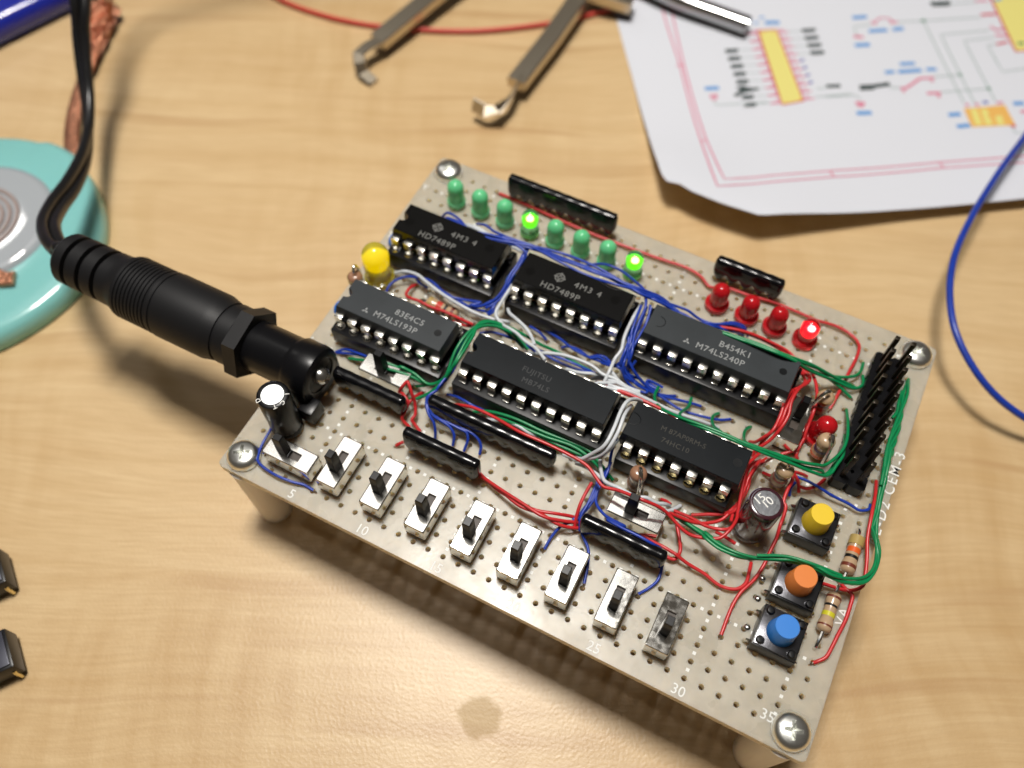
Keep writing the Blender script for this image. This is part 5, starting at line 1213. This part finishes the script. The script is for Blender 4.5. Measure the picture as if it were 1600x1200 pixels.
# loose wires
o = MB().tube(cr([(-91.0,117.69,-21.0),(-76.45,113.85,-21.0),(-64.86,113.78,-21.0),(-54.53,115.31,-21.0),(-42.14,119.28,-21.0),(-27.71,125.88,-21.0),(-15.88,134.06,-21.0),(-7.18,141.72,-21.0),(-0.39,150.08,-21.0),(4.41,163.74,-21.0)], 8), .52, 12).build("loose_wire", mat('loose_red_insulation', (.62, .07, .05), .4), None, angle=60); tag(o, "thin red wire curving across the table behind the board", "wire")
o = MB().tube(cr([(107.0,177.8,-20.0),(102.99,161.38,-18.0),(99.16,143.76,-15.0),(95.74,128.0,-12.5),(92.73,109.74,-10.0),(91.9,97.85,-9.0),(93.18,89.32,-9.0),(95.97,82.36,-9.5),(100.32,77.95,-11.0),(105.9,75.05,-13.0),(112.97,74.28,-15.5),(123.32,75.71,-18.5)], 8), .66, 12).build("loose_wire", M_wire['blue'], None, angle=60); tag(o, "thick blue wire looping over the table beside the board", "wire")
# blue plastic case
e0 = Vector((-127.66, 67.62)); e1 = Vector((-116.62, 97.39)); d_ = (e1 - e0).normalized(); nrm = Vector((-d_.y, d_.x))
if nrm.x > 0: nrm = -nrm
q0 = e0 - d_ * 60; q1 = e1 + d_ * 60
bm = bmesh.new()
base = [q0, q1, q1 + nrm * 90, q0 + nrm * 90]
vv = [bm.verts.new((q.x, q.y, z)) for z in (-HT + .1, -14.5) for q in base]
for f in ((0, 1, 2, 3), (4, 5, 6, 7), (0, 1, 5, 4), (1, 2, 6, 5), (2, 3, 7, 6), (3, 0, 4, 7)): bm.faces.new([vv[i] for i in f])
bmesh.ops.recalc_face_normals(bm, faces=bm.faces)
bmesh.ops.bevel(bm, geom=bm.edges[:], offset=3.2, segments=6, affect='EDGES', profile=.5)
BX = MB().frombm(bm, True).build("plastic_case", mat("deep_blue_plastic", (.012, .022, .30), .22, spec=.5, coat=.3), None, angle=30)
tag(BX, "glossy deep blue plastic case with a rounded edge", "case")
# solder wick reel
RX, RY = -90.3, 18.6
WX, WY = -88.6, 22.6
RL = thing("solder_wick_reel", (RX, RY, -HT), "flat round translucent teal reel of copper solder wick", "solder wick")
M_teal = mat("teal_plastic", (.27, .64, .62), .16, trans=.12, sss=.2, coat=.4)
n = 96; mbq = MB(); rr = [28.5 + .25 * math.sin(5 * a * 2 * PI / n) + (.8 if 20 < a < 26 else 0) for a in range(n)]
rings = [(1.0, -HT + .1), (1.01, -HT + 1.2), (1.0, -HT + 3.4), (.975, -HT + 4.3), (.93, -HT + 4.9), (.60, -HT + 5.1)]
vs = [(RX + rr[k] * s_ * math.cos(2 * PI * k / n), RY + rr[k] * s_ * math.sin(2 * PI * k / n), z) for s_, z in rings for k in range(n)]
mbq.add(vs, [(i * n + k, i * n + (k + 1) % n, (i + 1) * n + (k + 1) % n, (i + 1) * n + k) for i in range(5) for k in range(n)] + [tuple(range(n))[::-1], tuple(5 * n + k for k in range(n))], True)
case = mbq.build("reel_case", M_teal, RL, angle=40)
MB().lathe([(3.3, -HT + 5.0), (3.4, -HT + 5.9), (3.7, -HT + 6.15), (4.0, -HT + 6.2), (13.9, -HT + 6.2), (14.2, -HT + 6.15), (15.3, -HT + 5.6), (15.6, -HT + 5.0)], (WX, WY, 0), seg=64).build("clear_window", mat("clear_plastic", (.40, .43, .46), .06, spec=.7, coat=.6), RL, angle=50)
M_cu = mat("copper_braid", (.78, .36, .22), .38, 1.0, bump=(1600, .0003, 1.0), noise=(1400, .35))
for r_ in (5.0, 6.5, 8.0):
    MB().lathe([(r_, -HT + 6.1), (r_ + .2, -HT + 6.55), (r_ + .9, -HT + 6.55), (r_ + 1.1, -HT + 6.1)], (WX, WY, 0), seg=64).build("wick_coil", mat("dull_copper_coil", (.34, .27, .25), .3, .5), RL, angle=50)
MB().lathe([(0, -HT + 5.3), (2.6, -HT + 5.3), (3.2, -HT + 5.8), (3.3, -HT + 5.0)], (WX, WY, 0), seg=48).build("reel_hub", mat("deep_teal_plastic", (.05, .36, .33), .2), RL, angle=50)
bar("braid_end", [(-77.31,13.95,-16.2),(-73.15,13.97,-16.2),(-71.38,15.24,-16.0)], 3.4, .9, M_cu, RL)
bpth = [Vector(q) for q in cr([(-83.52,45.76,-20.0),(-89.83,50.79,-20.3),(-95.23,57.29,-20.6),(-99.44,64.41,-20.6),(-103.06,71.97,-20.4),(-106.13,78.64,-20.0),(-109.09,84.32,-19.6),(-112.36,89.8,-19.4)], 6)]
mb = MB(); nb = len(bpth); K = 10; vs = []
for i, q in enumerate(bpth):
    t = (bpth[min(i + 1, nb - 1)] - bpth[max(0, i - 1)]).normalized(); s_ = t.cross(Vector((0, 0, 1))).normalized()
    f_ = max(0, i / nb - .55) / .45; ww = 1.7 + 1.9 * f_; hh = .45 + 1.0 * f_
    for k in range(K):
        a = 2 * PI * k / K; j_ = 1 + f_ * random.uniform(-.22, .3)
        vs.append(tuple(q + s_ * ww * math.cos(a) * j_ + Vector((0, 0, hh * math.sin(a) * j_))))
mb.add(vs, [(i * K + k, i * K + (k + 1) % K, (i + 1) * K + (k + 1) % K, (i + 1) * K + k) for i in range(nb - 1) for k in range(K)] + [tuple(range(K))[::-1], tuple((nb - 1) * K + k for k in range(K))], True)
i0 = int(nb * .5)
for q_ in range(22):      # loose strands where the braid frays
    ph = random.uniform(0, 6.28); rad_ = random.uniform(.3, 1.0); st_ = []
    for i in range(i0, nb):
        f_ = (i - i0) / (nb - i0); q = bpth[i]
        t = (bpth[min(i + 1, nb - 1)] - bpth[max(0, i - 1)]).normalized(); s_ = t.cross(Vector((0, 0, 1))).normalized()
        st_.append(q + s_ * rad_ * (1.7 + 2.2 * f_) * math.sin(ph + i * .55) + Vector((0, 0, .3 + (.5 + 1.3 * f_) * rad_ * (1 + math.cos(ph + i * .7)))))
    mb.tube(st_, .27, 5)
mb.build("copper_braid", M_cu, RL, angle=70)
# loose black components at the left edge
def loose(px, py, label, ang):
    T_ = thing("loose_button", (px, py, -HT), label, "electronic component", "loose black components on the table")
    M = Matrix.Translation((px, py, 0)) @ Matrix.Rotation(ang, 4, 'Z')
    MB().box(-3.4, 3.4, -3.2, 3.2, -HT + 1.0, -HT + 5.2, .35).xf(M).build("body", M_black, T_)
    MB().box(-2.9, 2.9, -2.75, 2.75, -HT + 5.21, -HT + 5.5, .12).xf(M).build("cover_plate", mat("slate_plate", (.035, .037, .055), .35, .3), T_)
    MB().lathe([(0, -HT + 5.52), (1.3, -HT + 5.52), (1.35, -HT + 5.4)], seg=28).xf(M).build("round_recess", M_socket, T_)
    for sy in (-2.2, 2.2):
        MB().tube([tuple(M @ Vector(q)) for q in ((3.3, sy, -HT + 3), (3.55, sy, -HT + 2.6), (3.6, sy, -HT + .4))], .3, 8).build("lead", M_gold, T_)
        MB().tube([tuple(M @ Vector(q)) for q in ((-3.3, sy, -HT + 3), (-3.8, sy, -HT + 2.6), (-3.9, sy, -HT + .4))], .3, 8).build("lead", M_gold, T_)
loose(-34.9, -32.8, "small black component at the table's left edge, the one nearer the power plug", math.radians(-35))
loose(-24.2, -42.6, "small black component at the table's left edge, the one nearer the bottom", math.radians(-35))
